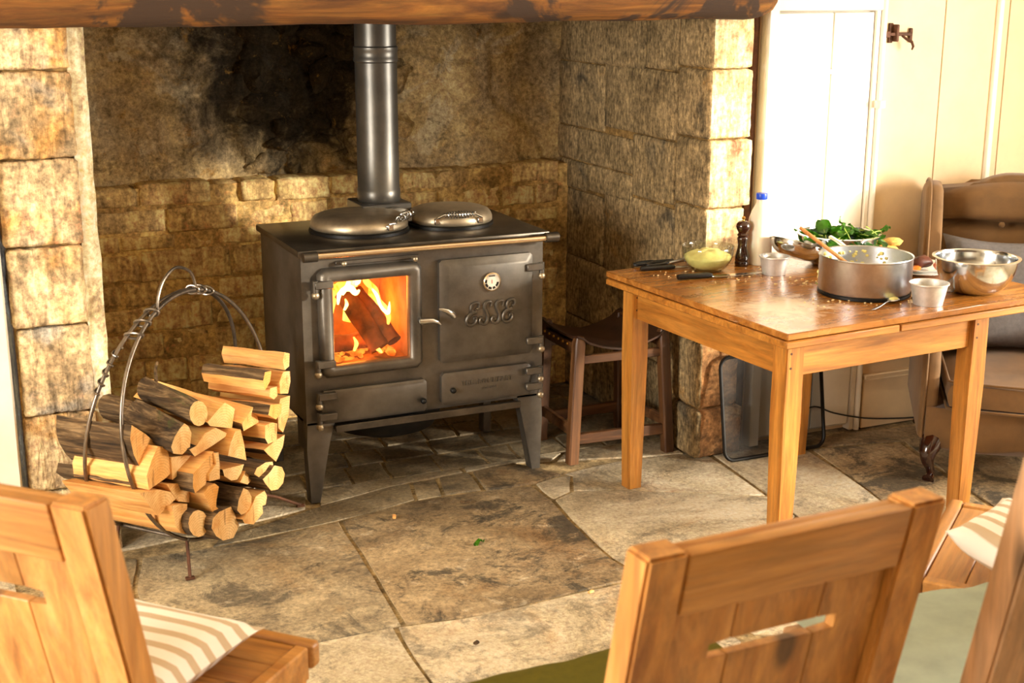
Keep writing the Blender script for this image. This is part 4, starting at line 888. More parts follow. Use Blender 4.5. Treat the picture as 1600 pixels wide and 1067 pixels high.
LAB = {'Y': 'thick grey-green mossy log lying behind the smooth tilted log', 'A': 'big quartered log with thick dark bark at the left rim of the basket', 'B': 'orange-faced wedge log beside the big quartered log', 'C': 'small pale half-round split log near the middle of the basket',
 'D': 'smooth grey-barked round log tilted down at the upper left of the pile', 'E': 'mossy round log with oval cut end on top of the basket pile', 'F': 'triangular orange log end right of the mossy round log', 'G': 'small three-cornered orange log end at the top right of the basket pile',
 'H': 'fan-shaped log end with radial cracks below the mossy round log', 'I': 'tall orange split log end right of the fan-shaped log', 'J': 'big pale slanting split log in the middle of the basket', 'K': 'narrow pale upright log sliver beside the big slanting split log', 'L': 'small orange wedge log end below the tall orange log',
 'M': 'smallest orange log end tucked between the lower right logs', 'N': 'half-round log with dark ragged bark at the right of the basket', 'O': 'heart-shaped pale log end furthest right low in the basket', 'P': 'moss-green barked log low at the right of the basket', 'Q': 'lumpy log end at the lower right edge of the basket',
 'R': 'upright half-round pale log above the cracked round log', 'S': 'pale triangular split log resting on the lower left hoop', 'T': 'orange split log wedged behind the pale triangular log', 'U': 'yellow-edged split log standing at the bottom left of the basket', 'V': 'small round cracked log at the bottom of the basket',
 'W': 'thick pentagon-shaped log at the very bottom of the basket', 'X': 'dark barked log under the big quartered log', 'a1': 'topmost smooth split log of the stack beside the stove', 'a2': 'split log with a strip of bark on top, second in the stack beside the stove', 'a3': 'thin split log wedged third in the stack beside the stove', 'a4': 'long pale split log at the foot of the stack above the pile',
 'a5': 'dark orange split log behind the stack next to the stove side', 'b1': 'square-ended split log under the stack beside the stove', 'b2': 'orange wedge log low against the stove leg side of the pile', 'b3': 'tall thin orange log standing right of the square-ended log'}
for (nm, off, ln, kind, poly) in LOGS:
    ln = LEN.get(nm, min(ln, .27) if nm[0] not in 'ab' else .23); dz, dt = TILT.get(nm, (0, 0))
    P0 = LC + LN * off; n_ = len(poly); K = 6
    A_ = sum(poly[i][0] * poly[(i + 1) % n_][1] - poly[(i + 1) % n_][0] * poly[i][1] for i in range(n_))
    poly = inset(poly, .002)
    if A_ > 0: pass
    # finer outline
    fine = []
    mxl = max((V(poly[i]) - V(poly[(i + 1) % n_])).length for i in range(n_)); kinds = []
    for i in range(n_):
        a, c = V(poly[i]), V(poly[(i + 1) % n_]); L_ = (c - a).length; m = 2
        for j in range(m): fine.append(a.lerp(c, j / m)); kinds.append(1 if (kind != 'r' and L_ > .5 * mxl) else 2)
    if nm == 'a2':
        zm = max(q.y for q in fine); kinds = [2 if (fine[i].y + fine[(i + 1) % len(fine)].y) / 2 > zm - .028 else 1 for i in range(len(fine))]
    b = B(); rings = []
    for k in range(K + 1):
        t = k / K; sc = 1 - .06 * t; cs = sum((q.x for q in fine)) / len(fine); cz_ = sum((q.y for q in fine)) / len(fine); ring = []
        for q in fine:
            s_ = cs + (q.x - cs) * sc; z_ = cz_ + (q.y - cz_) * sc
            p = P0 + LT * (s_ + dt * t) - LN * (ln * t) + UP * (z_ + dz * t)
            if 0 < k: p += noise.noise_vector(p * 22 + V((off * 99, 0, 0))) * .004
            ring.append(p)
        rings.append(b.ring(ring))
    fs = []
    for k in range(K):
        for i in range(len(fine)):
            j = (i + 1) % len(fine); f = b.bm.faces.new((rings[k][i], rings[k][j], rings[k + 1][j], rings[k + 1][i])); f.material_index = kinds[i]
    f = b.bm.faces.new(rings[0][::-1]); f.material_index = 0; f = b.bm.faces.new(rings[-1]); f.material_index = 0
    b.bm.transform(Matrix.Rotation(-AZ - PI / 2, 4, 'Z') @ Matrix.Identity(4))          # grain runs along local y
    o = recenter(obj('log', b, ['cut_end', 'split_wood', 'tree_bark'], smooth=40))
    M_ = Matrix.Rotation(AZ + PI / 2, 4, 'Z'); o.location = M_ @ o.location; o.rotation_euler = (0, 0, AZ + PI / 2)
    tag(o, LAB[nm], 'log', 'split logs in the hoop basket')
    if nm == 'E':
        tw = B(); p = P0 + LT * (cs + .02 + dt) - LN * (ln * .86) + UP * (cz_ + dz + .05)
        tw.tube([p - UP * .03, p + UP * .01, p + UP * .03 + LT * .012], [.006, .005, .004], 7); tw.bm.transform(M_.inverted()); tw.bm.transform(Matrix.Translation(-(M_.inverted() @ o.location)))
        q = obj('twig_stub', tw, 'tree_bark', o, world=False)
# unseen logs that carry the pile
for (s_, z_, r_) in ((.22, .235, .05), (.12, .155, .05), (.28, .36, .045)):
    b = B(); p = LC + LN * .06 + LT * s_ + UP * z_; b.tube([p, p - LN * .13, p - LN * .26], [r_, r_ * 1.03, r_ * .95], 12); b.jitter(.004, 20, s_)
    o = recenter(obj('log', b, 'tree_bark', smooth=50)); tag(o, 'round bark-covered log mostly hidden inside the right side of the pile', 'log', 'hidden logs under the pile')

# ------------------------------------------------------------------ stool
so_ = thing('stool', 'dark oak stool with a sagging brown leather seat beside the stove', 'stool', (1.225, 0.14, 0))
LG = {'fl': ((1.030, .000), (1.055, .005)), 'fr': ((1.435, -.025), (1.405, -.012)), 'bl': ((1.045, .305), (1.06, .29)), 'br': ((1.405, .305), (1.385, .29))}
for k, (f_, t_) in LG.items():
    b = B(); rings = []
    for z, tt in ((0, 0), (.10, .2), (.40, .82), (.47, .97), (.495, 1.0)):
        x = f_[0] + (t_[0] - f_[0]) * tt; y = f_[1] + (t_[1] - f_[1]) * tt; h = .021 if z < .48 else .015
        rings.append(b.ring([(x - h, y - h * .75, z), (x - h * .75, y - h, z), (x + h * .75, y - h, z), (x + h, y - h * .75, z), (x + h, y + h * .75, z), (x + h * .75, y + h, z), (x - h * .75, y + h, z), (x - h, y + h * .75, z)]))
    b.skin(rings); obj('leg', b, 'dark_oak', so_)
def bar(p0, p1, w, h, mat, par, name, bev=.003):
    p0, p1 = V(p0), V(p1); d = p1 - p0; L_ = d.length; x = d.normalized(); z = V((0, 0, 1)); y = z.cross(x).normalized(); z = x.cross(y)
    M = Matrix(((x.x, y.x, z.x, p0.x), (x.y, y.y, z.y, p0.y), (x.z, y.z, z.z, p0.z), (0, 0, 0, 1)))
    b = B(); b.box(0, L_, -w / 2, w / 2, -h / 2, h / 2, bev, 1, M); return obj(name, b, mat, par)
def lp(k, z): f_, t_ = LG[k]; tt = z / .495; return V((f_[0] + (t_[0] - f_[0]) * tt, f_[1] + (t_[1] - f_[1]) * tt, z))
for a, c in (('fl', 'fr'), ('bl', 'br')): bar(lp(a, .095), lp(c, .095), .02, .042, 'dark_oak_side', so_, 'rail'); bar(lp(a, .405), lp(c, .405), .018, .034, 'dark_oak_side', so_, 'rail')
for a, c in (('fl', 'bl'), ('fr', 'br')): bar(lp(a, .125), lp(c, .125), .02, .042, 'dark_oak_side', so_, 'rail'); bar(lp(a, .445), lp(c, .445), .028, .04, 'dark_oak_side', so_, 'rail')
b = B(); NU, NV_ = 16, 14; vs = []
for lay in (0, 1):
    for j in range(NV_ + 1):
        for i in range(NU + 1):
            u, v = i / NU, j / NV_; L0 = lp('fl', .48).lerp(lp('bl', .48), v); R0 = lp('fr', .48).lerp(lp('br', .48), v); p = L0.lerp(R0, -.05 + 1.1 * u)
            y_ = p.y + (v - .5) * .05; edge = abs(2 * u - 1)
            vs.append((p.x, y_, .483 - .042 * (1 - edge ** 2.2) + .018 * abs(2 * v - 1) ** 3 * edge + (.022 if edge > .8 else 0) * (edge - .8) * 5 * (1 - .8 * (edge > .97)) - lay * .008))
q = (NU + 1) * (NV_ + 1); fs = []
idx = lambda i, j, l: l * q + j * (NU + 1) + i
for j in range(NV_):
    for i in range(NU): fs.append((idx(i, j, 0), idx(i + 1, j, 0), idx(i + 1, j + 1, 0), idx(i, j + 1, 0))); fs.append((idx(i, j, 1), idx(i, j + 1, 1), idx(i + 1, j + 1, 1), idx(i + 1, j, 1)))
for i in range(NU): fs.append((idx(i, 0, 0), idx(i, 0, 1), idx(i + 1, 0, 1), idx(i + 1, 0, 0))); fs.append((idx(i, NV_, 0), idx(i + 1, NV_, 0), idx(i + 1, NV_, 1), idx(i, NV_, 1)))
for j in range(NV_): fs.append((idx(0, j, 0), idx(0, j + 1, 0), idx(0, j + 1, 1), idx(0, j, 1))); fs.append((idx(NU, j, 0), idx(NU, j, 1), idx(NU, j + 1, 1), idx(NU, j + 1, 0)))
b.add(vs, fs); obj('leather_seat', b, 'leather', so_, smooth=60)
for j in range(7):
    for k0, k1 in (('fl', 'bl'),):
        p = lp(k0, .455).lerp(lp(k1, .455), (j + .5) / 7); b = B(); b.ball((p.x - .0155, p.y, p.z), .0055, 8, 5); obj('stud', b, 'brass', so_)

# ------------------------------------------------------------------ fire screen leaning on the jamb
sc_ = thing('fire_screen', 'flat black wire mesh fire screen leaning behind the table', 'fire screen', (1.79, -0.22, 0))
x0, x1, zt, yb, yt, r = 1.560, 2.02, .40, -.245, -.178, .04
def scp(x, z): return V((x, yb + (yt - yb) * z / zt, z))
pts = []
for cx_, cz_, a0 in ((x1 - r, zt - r, 0), (x0 + r, zt - r, PI / 2), (x0 + r, .009 + r, PI), (x1 - r, .009 + r, 1.5 * PI)):
    for i in range(6): a = a0 + PI / 2 * i / 5; pts.append(scp(cx_ + r * math.cos(a), cz_ + r * math.sin(a)))
b = B(); b.tube(pts, .0075, 8, True); obj('frame', b, 'black_iron', sc_)
b = B(); n_ = len(pts); b.add(pts, [tuple(range(n_))]); obj('wire_mesh', b, 'wire_gauze', sc_)
for x in (1.605, 1.80):
    p = scp(x, zt); b = B(); b.tube(crom([p, p + V((0, .0, .045)), p + V((-.004, -.004, .075)), p + V((-.018, -.012, .086)), p + V((-.030, -.012, .072))], 5), .005, 8); obj('hook', b, 'black_iron', sc_)

# cable along the foot of the wall
b = B(); b.tube(crom([(1.86, -.118, .17), (1.95, -.122, .11), (2.05, -.125, .13), (2.15, -.125, .09), (2.30, -.130, .05), (2.45, -.135, .03), (2.62, -.15, .02), (2.75, -.15, .012)], 6), .0035, 6)
tag(recenter(obj('cable', b, 'cord_black')), 'thin black cable running along the foot of the white wall', 'cable')

# ------------------------------------------------------------------ kitchen table
TZ = 0.79; TA = math.radians(4.0); TL, TD = 1.14, 0.995
A0 = V((1.112, -1.212, 0)); RT = Matrix.Rotation(TA, 4, 'Z'); tc_ = A0 + RT @ V((TL / 2, TD / 2, 0))
tb = thing('kitchen_table', 'square honey-oak draw-leaf table covered with cooking things', 'table', tc_, TA)
def tbx(name, u0, u1, v0, v1, z0, z1, m, bev=.002, par=tb):
    b = B(); b.box(u0 - TL / 2, u1 - TL / 2, v0 - TD / 2, v1 - TD / 2, z0, z1, bev); return obj(name, b, m, par, world=False)
tbx('table_top', 0, TL, 0, TD, TZ - .021, TZ, 'table_top', .0025)
tbx('draw_leaf', -.006, .435, -.004, TD - .01, TZ - .046, TZ - .023, 'table_oak_side', .003)
tbx('draw_leaf', .440, TL + .006, -.004, TD - .01, TZ - .046, TZ - .023, 'table_oak_side', .003)
LU, LV = (.070, .835), (.075, .905); LW = .066; AZ0, AZ1 = .635, TZ - .047
for u in LU:
    for v in LV:
        b = B(); h = LW / 2; r0 = b.ring([(u - TL / 2 + sx * h * .80, v - TD / 2 + sy * h * .80, 0) for sx, sy in ((-1, -1), (1, -1), (1, 1), (-1, 1))]); r1 = b.ring([(u - TL / 2 + sx * h, v - TD / 2 + sy * h, .5) for sx, sy in ((-1, -1), (1, -1), (1, 1), (-1, 1))])
        r2 = b.ring([(u - TL / 2 + sx * h, v - TD / 2 + sy * h, AZ1) for sx, sy in ((-1, -1), (1, -1), (1, 1), (-1, 1))]); b.skin([r0, r1, r2])
        bmesh.ops.bevel(b.bm, geom=[e for e in b.bm.edges if abs(e.verts[0].co.z - e.verts[1].co.z) > .1], offset=.003, segments=2, affect='EDGES')
        lg = obj('leg', b, 'table_oak', tb, world=False)
        b = B()
        for dz in (.03, .075):
            x, y = u - TL / 2, v - TD / 2 - h; b.prism([(x - .017 + .004 * math.cos(a * PI / 4), AZ1 - dz + .004 * math.sin(a * PI / 4)) for a in range(8)], FYat(y + .002), .003)
        obj('peg', b, 'dark_oak', lg, world=False)
for v in (LV[0] - .005, LV[1] + .005): tbx('apron', LU[0] + LW / 2, LU[1] - LW / 2, v - .011, v + .011, AZ0, AZ1, 'table_oak_side')
for u in (LU[0] - .005, LU[1] + .005):
    b = B(); b.box(u - .011 - TL / 2, u + .011 - TL / 2, LV[0] + LW / 2 - TD / 2, LV[1] - LW / 2 - TD / 2, AZ0, AZ1, .002); o = obj('apron', b, 'table_oak_y', tb, world=False)

# ------------------------------------------------------------------ things on the table
Z = TZ + .0005
def lathe_thing(name, prof, mat, loc, label, cat, group=None, n=48, smooth=60, rot=None, caps=True):
    b = B(); b.lathe(prof, n, caps=caps)
    if rot: b.bm.transform(rot)
    o = obj(name, b, mat, smooth=smooth); o.location = loc; MW[o.name] = Matrix.Translation(V(loc)); return tag(o, label, cat, group)
def vessel(r0, r1, h, t=.003, lip=.0, curve=1.0, k=10, foot=.0):
    out = [(0.0005, 0)]; inn = []
    for i in range(k + 1):
        s = i / k; r = r0 + (r1 - r0) * (math.sin(s * PI / 2) if curve == 2 else s ** curve); out.append((r, foot + (h - foot) * (s if curve != 2 else 1 - math.cos(s * PI / 2)))); inn.append((max(r - t, .0005), out[-1][1] + (t if i == 0 else 0)))
    if lip: out += [(r1 + lip * .6, h + .001), (r1 + lip, h - .001), (r1 + lip, h + .002), (r1, h + .003)]
    else: out += [(r1 - t / 2, h + t * .4)]
    return out + inn[::-1] + [(0.0005, t)]
# glass bowl of yellow mash
lathe_thing('glass_bowl', vessel(.040, .092, .088, .0022, 0, 2, 12), 'bowl_glass', (1.378, -.35, Z), 'clear glass mixing bowl holding yellow mash', 'bowl', n=56)
b = B(); NR, NA = 10, 40; rings = []
pr = [(.001, .0045), (.036, .006), (.058, .015), (.072, .027), (.081, .040), (.084, .048)]
for (r, z) in pr: rings.append(b.ring([(r * math.cos(2 * PI * i / NA), r * math.sin(2 * PI * i / NA), z) for i in range(NA)]))
for r in (.078, .066, .052, .038, .022, .001):
    rings.append(b.ring([(r * math.cos(2 * PI * i / NA), r * math.sin(2 * PI * i / NA), 0.050 + .026 * (1 - (r / .084) ** 2) + .014 * noise.noise(V((r * 40 * math.cos(2 * PI * i / NA), r * 40 * math.sin(2 * PI * i / NA), 3)))) for i in range(NA)]))
b.skin(rings); o = obj('mashed_potato', b, 'mash', smooth=60); o.location = (1.378, -.35, Z); tag(o, 'lumpy yellow mash heaped inside the glass bowl', 'food')
# pepper mill
mill = thing('pepper_mill', 'turned dark glossy wooden pepper mill standing before the milk bottle', 'pepper mill', (1.532, -.335, Z))
b = B(); b.lathe([(.024, 0), (.0255, .004), (.0255, .016), (.0245, .018), (.0255, .020), (.0250, .034), (.0215, .048), (.0175, .064), (.0165, .076), (.0185, .090), (.0205, .098), (.0195, .103), (.017, .106)], 36); obj('body', b, 'mill_wood', mill, world=False, smooth=50)
b = B(); b.lathe([(.0165, .106), (.0205, .109), (.0215, .113), (.0165, .119), (.0185, .124), (.0245, .134), (.0265, .143), (.0245, .153), (.017, .161), (.006, .164)], 36); obj('head', b, 'mill_wood', mill, world=False, smooth=50)
b = B(); b.lathe([(.004, .163), (.003, .167), (.006, .170), (.0065, .174), (.004, .178), (.001, .179)], 20); obj('finial', b, 'brass', mill, world=False)
# milk bottle
mk = thing('milk_bottle', 'white plastic milk bottle with a blue cap behind the pepper mill', 'bottle', (1.605, -.335, Z), .2)
b = B(); rings = []
for (h, z, k) in ((.034, 0, 3.2), (.037, .006, 3.4), (.038, .03, 3.6), (.038, .145, 3.6), (.036, .17, 3.2), (.030, .195, 2.6), (.021, .215, 2.1), (.0175, .224, 2), (.0175, .236, 2)):
    rings.append(b.ring([(h * math.copysign(abs(math.cos(a)) ** (2 / k), math.cos(a)), h * math.copysign(abs(math.sin(a)) ** (2 / k), math.sin(a)), z) for a in [2 * PI * i / 36 for i in range(36)]]))
b.skin(rings); obj('body', b, 'milk_plastic', mk, world=False, smooth=60)
b = B(); b.lathe([(.0195, .236), (.0205, .238), (.0205, .254), (.0195, .257), (.001, .258)], 32); obj('cap', b, 'blue_cap', mk, world=False)
# aluminium pudding moulds
def mould(loc, r1, h, label): return lathe_thing('pudding_mould', vessel(r1 * .76, r1 * .97, h, .0015, r1 * .07), 'dull_aluminium', loc, label, 'mould', 'small aluminium pudding moulds')
mould((1.556, -.500, Z), .052, .062, 'small empty aluminium mould standing by the knife tip')
mould((1.742, -1.078, Z), .060, .068, 'aluminium mould in front of the big empty steel bowl')
# saucepan with spoon
sp = thing('saucepan', 'straight-sided stainless steel saucepan with dried food inside', 'saucepan', (1.660, -.862, Z))
R1 = .150; H1_ = .126
b = B(); b.lathe([(.001, 0), (R1 * .93, 0), (R1 * .97, .004), (R1 * .985, .014), (R1, .018), (R1, H1_ - .006), (R1 * 1.02, H1_), (R1 * 1.01, H1_ + .003), (R1 * .985, H1_), (R1 * .98, .02), (R1 * .94, .008), (.001, .008)], 72); obj('pan', b, 'brushed_steel', sp, world=False, smooth=45)
b = B(); b.lathe([(R1 * .99, -.0), (R1 * 1.004, .002), (R1 * 1.004, .010), (R1 * .99, .012)], 64, caps=False); obj('base_band', b, 'black_iron', sp, world=False)
b = B(); b.tube([(R1 * .95, .02, H1_ - .03), (R1 + .03, .03, H1_ - .022), (R1 + .09, .05, H1_ - .012), (R1 + .17, .075, H1_ - .004)], [.006, .009, .010, .008], 10); bmesh.ops.scale(b.bm, vec=(1, 1, 1), verts=b.bm.verts[:]); b.bm.transform(Matrix.Rotation(1.05, 4, 'Z')); obj('handle', b, 'bright_steel', sp, world=False)
b = B(); NA = 40; rings = []
for r in (.140, .115, .08, .04, .002): rings.append(b.ring([(r * math.cos(2 * PI * i / NA), r * math.sin(2 * PI * i / NA), .014 + .010 * noise.noise(V((r * 30 * math.cos(2 * PI * i / NA), r * 30 * math.sin(2 * PI * i / NA), 7)))) for i in range(NA)]))
b.skin(rings); obj('food_residue', b, 'mash', sp, world=False)
b = B()
for i in range(60):
    a = R_.uniform(0.4, 2.6); z = R_.uniform(.05, .115); r = R1 * .978; s = R_.uniform(.003, .009); b.ball((r * math.cos(a), r * math.sin(a), z), s, 7, 4, (1, 1, .9))
q = obj('food_splashes', b, 'mash', sp, world=False); q['kind'] = 'stuff'
b = B(); p0, p1 = V((1.695, -.885, .812)), V((1.462, -.765, 1.005)); d = (p1 - p0).normalized(); rings = []
side = d.cross(UP).normalized(); nn = side.cross(d)
for (t, w, th_) in ((0, .010, .003), (.03, .022, .006), (.09, .024, .006), (.16, .012, .006), (.22, .0072, .006), (.6, .0068, .0062), (.95, .0072, .0066), (1.0, .005, .005)):
    c = p0.lerp(p1, t); rings.append(b.ring([c + side * w * math.cos(2 * PI * i / 12) + nn * th_ * math.sin(2 * PI * i / 12) for i in range(12)]))
b.skin(rings); tag(recenter(obj('wooden_spoon', b, 'spoon_wood', smooth=60)), 'wooden spoon standing in the stainless saucepan', 'spoon')
# big empty steel bowl
def steel_bowl(loc, r, h, label, rb=.36, tilt=None):
    return lathe_thing('mixing_bowl', vessel(r * rb, r * .93, h, .0018, r * .075, 2, 16), 'bright_steel', loc, label, 'bowl', 'stainless steel mixing bowls', 72, rot=tilt)
steel_bowl((2.000, -1.000, Z), .140, .116, 'shiny empty steel bowl at the right front of the table')
steel_bowl((1.862, -.452, Z), .150, .112, 'steel bowl piled with green spinach leaves', .5)
# a tilted shallow dish between mould and spinach bowl
steel_bowl((1.672, -.455, Z + .038), .104, .050, 'shallow steel dish tilted between mould and spinach bowl', .3, Matrix.Rotation(math.radians(20), 4, V((-.26, .96, 0))))
# spinach leaves
def leaf_mesh(L, W, curl, fold, seed):
    b = B(); K = 8; vs = []; rr = random.Random(seed)
    for k in range(K + 1):
        t = k / K; w = W * (math.sin(PI * min(1, t * 1.02)) ** .7) * (1 - .25 * t); zc = curl * t * t * L + .006 * math.sin(t * 9 + seed)
        for j in range(5):
            u = (j - 2) / 2; vs.append((u * w / 2, t * L, zc + fold * abs(u) * w + .004 * math.sin(t * 14 + u * 5 + seed)))
    fs = [(k * 5 + j, k * 5 + j + 1, (k + 1) * 5 + j + 1, (k + 1) * 5 + j) for k in range(K) for j in range(4)]
    bv, ff_ = b.add(vs, fs); bmesh.ops.solidify(b.bm, geom=b.bm.faces[:], thickness=.0008); return b
def stem_mesh(L): return B().tube([(0, -.055, -.006), (0, -.02, 0), (0, 0, .001), (0, L * .5, .004), (0, L * .9, .004)], [.0022, .002, .0018, .0012, .0005], 6)
def leaf(p, rz, rx, ry, L, W, label, mat='spinach', smat='spinach_pale', curl=.2):
    b = leaf_mesh(L, W, curl, .25, R_.uniform(0, 20)); o = obj('spinach_leaf', b, mat, smooth=80); o.location = p; o.rotation_euler = (rx, ry, rz); tag(o, label, 'leaf', 'spinach leaves in the steel bowl')
    obj('stem', stem_mesh(L), smat, o, world=False); return o
BC = V((1.862, -.452, Z + .106))
for i in range(38):
    a = R_.uniform(0, 2 * PI); r = .122 * math.sqrt(R_.random()); layer = i / 38
    leaf(BC + V((r * math.cos(a), r * math.sin(a), -.035 + .055 * layer * (1 - (r / .16) ** 2))), R_.uniform(0, 2 * PI), R_.uniform(-.35, .3), R_.uniform(-.5, .5), R_.uniform(.085, .12), R_.uniform(.055, .075), 'dark green spinach leaf in the heap filling the steel bowl', curl=R_.uniform(-.3, .35))
leaf(BC + V((.085, -.105, .012)), -1.9, -.75, .2, .09, .055, 'pale-backed spinach leaf drooping over the right rim of the bowl', 'spinach_back', curl=-.6)
leaf(BC + V((.115, -.085, .020)), -1.2, -.1, 0, .075, .03, 'narrow spinach leaf pointing right past the bowl rim', 'spinach')
leaf(BC + V((-.02, -.06, .03)), .6, .9, 0, .05, .018, 'spinach leaf with a pale stalk standing up from the heap', 'spinach')
# bread on a plate, meat on plates
lathe_thing('plate', vessel(.05, .082, .012, .003), 'china', (2.105, -.425, Z), 'white plate under the torn bread', 'plate', 'white plates')
def lump(name, c, s, mat, label, cat, seed, jit=.3):
    b = B(); b.ball((0, 0, 0), 1, 14, 9); b.jitter(jit, 1.7, seed)
    for v in b.bm.verts: v.co = V((v.co.x * s[0], v.co.y * s[1], v.co.z * s[2]))
    o = obj(name, b, mat, smooth=50); zmin = min(v.co.z for v in o.data.vertices); o.location = (c[0], c[1], c[2] - zmin); return tag(o, label, cat)
lump('bread_piece', (2.085, -.445, Z + .010), (.050, .034, .022), 'bread_crumb', 'larger golden piece of torn bread on the white plate', 'bread', 3)
lump('bread_piece', (2.112, -.450, Z + .045), (.036, .028, .016), 'bread_crumb', 'smaller piece of torn bread lying uppermost', 'bread', 8)
lump('bread_piece', (2.045, -.425, Z + .008), (.020, .018, .009), 'bread_crumb', 'small crust nearest the spinach bowl', 'bread', 12)
for k in range(2): lathe_thing('plate', vessel(.07, .108, .013, .003), 'china', (2.045, -.690, Z + k * .014), ('lower white plate of the pair under the roast meat', 'upper white plate carrying the roast meat')[k], 'plate', 'white plates')
lump('roast_meat', (2.020, -.715, Z + .022), (.045, .028, .022), 'roast_meat', 'dark roast meat lying on the stacked plates', 'meat', 5)
lump('meat_slice', (2.055, -.765, Z + .022), (.020, .016, .016), 'pink_meat', 'pink slice of meat beside the dark roast', 'meat', 9)
lump('carrot_piece', (1.975, -.742, Z + .020), (.020, .014, .010), 'orange_sauce', 'orange piece of carrot on the meat plate', 'food', 14)
# knives, scissors, whisk, spoon
def flatbar(pts, mat, name, par, th_=.002):
    b = B(); b.prism(pts, Matrix.Translation((0, 0, 0)), th_, .0005); return obj(name, b, mat, par, world=False)
kn = thing('chef_knife', 'long chef knife with a black handle on the table front left', 'knife', (1.195, -.452, Z), math.radians(-7))
b = B(); b.tube([(0, 0, .010), (.015, 0, .011), (.06, 0, .010), (.11, 0, .010), (.128, 0, .009)], [.008, .0105, .0095, .0105, .007], 10); [setattr(v.co, 'y', v.co.y * 1.25) for v in b.bm.verts]; obj('handle', b, 'black_plastic', kn, world=False)
o = flatbar([(.125, -.010), (.145, -.022), (.22, -.020), (.32, -.010), (.365, .004), (.34, .008), (.125, .010)], 'bright_steel', 'blade', kn); o.location.z = .006
kn = thing('small_knife', 'small knife with a plain black handle beside the glass bowl', 'knife', (1.150, -.275, Z), math.radians(-8))
b = B(); b.tube([(0, 0, .009), (.012, 0, .0095), (.06, 0, .009), (.118, 0, .009), (.13, 0, .008)], [.007, .0095, .009, .0095, .006], 10); obj('handle', b, 'black_plastic', kn, world=False)
o = flatbar([(.128, -.009), (.20, -.008), (.235, .004), (.21, .007), (.128, .008)], 'bright_steel', 'blade', kn); o.location.z = .006
sz = thing('scissors', 'black-handled kitchen scissors at the far left corner of the table', 'scissors', (1.215, -.215, Z), math.radians(12))
for y_, x_ in ((.020, 0.0), (-.016, .03)):
    b = B(); b.tube([(x_ + .045 * math.cos(2 * PI * i / 24), y_ + .016 * math.sin(2 * PI * i / 24), .009) for i in range(24)], .0062, 8, True); b.tube([(x_ + .042, y_, .009), (.12, 0, .008)], [.006, .006], 8); obj('handle', b, 'black_plastic', sz, world=False)
o = flatbar([(.11, -.006), (.20, -.005), (.235, .0), (.20, .006), (.11, .006)], 'bright_steel', 'blade', sz); o.location.z = .006
tg = thing('tongs', 'steel kitchen tongs lying behind the glass bowl', 'tongs', (1.290, -.235, Z), math.radians(-2))
for y_, z_ in ((.010, .006), (-.008, .022)):
    b = B(); b.tube([(0, 0, .012), (.03, y_ * .6, .008 + z_ * .4), (.12, y_, z_ + .012), (.20, y_ * 1.6, z_ + .024)], [.004, .005, .0055, .004], 8); obj('arm', b, 'brushed_steel', tg, world=False)
wk = thing('balloon_whisk', 'wire balloon whisk lying between mould and steel bowl', 'whisk', (1.825, -1.010, Z), math.radians(12))
for k in range(7):
    a = PI * k / 7; b = B(); pts = []
    for i in range(17):
        t = i / 16 * PI; r = .022 * math.sin(t) ** .9; x = .085 * (1 - math.cos(t)) / 2 if t < PI / 2 else .085 * (1 - math.cos(t)) / 2
        s_ = 2 * i / 16; L_ = .10; q = s_ if s_ <= 1 else 2 - s_; rad_ = .020 * math.sin(q * PI * .62) / math.sin(PI * .62) if q < 1 else .0
        sg = 1 if s_ <= 1 else -1; rad_ = .021 * math.sin(min(q, 1) * PI / 2 * 1.0) * (1 - .9 * max(0, q - .75) / .25 * 1.0); pts.append((L_ * (q ** .8), sg * rad_ * math.cos(a), .023 + sg * rad_ * math.sin(a)))
    b.tube(pts, .0011, 5); obj('wire', b, 'bright_steel', wk, world=False)
b = B(); b.tube([(.0, 0, .020), (-.04, 0, .015), (-.11, 0, .010)], [.006, .007, .007], 8); obj('handle', b, 'bright_steel', wk, world=False)
tsp = thing('teaspoon', 'steel teaspoon with a mashy bowl at the front edge of the table', 'spoon', (1.520, -1.078, Z), math.radians(24))
b = B(); rings = []
for (t, w, h_, z) in ((0, .003, .001, .003), (.01, .006, .0012, .003), (.05, .0045, .0012, .004), (.10, .0026, .0014, .010), (.125, .0026, .0014, .012)):
    rings.append(b.ring([(t, w * math.cos(2 * PI * i / 10), z + h_ * math.sin(2 * PI * i / 10)) for i in range(10)]))
b.skin(rings); obj('handle', b, 'bright_steel', tsp, world=False)
b = B(); rings = []
for k in range(1, 9):
    t = k / 9 * PI; rings.append(b.ring([(.147 - .028 * math.cos(t), .017 * math.sin(t) * math.cos(2 * PI * i / 12), .010 + .004 * math.sin(t) * math.sin(2 * PI * i / 12)) for i in range(12)]))
b.skin(rings); obj('bowl', b, 'bright_steel', tsp, world=False)
b = B(); b.ball((.147, 0, .013), 1, 10, 6, (.022, .013, .005)); obj('mash_smear', b, 'mash', tsp, world=False)
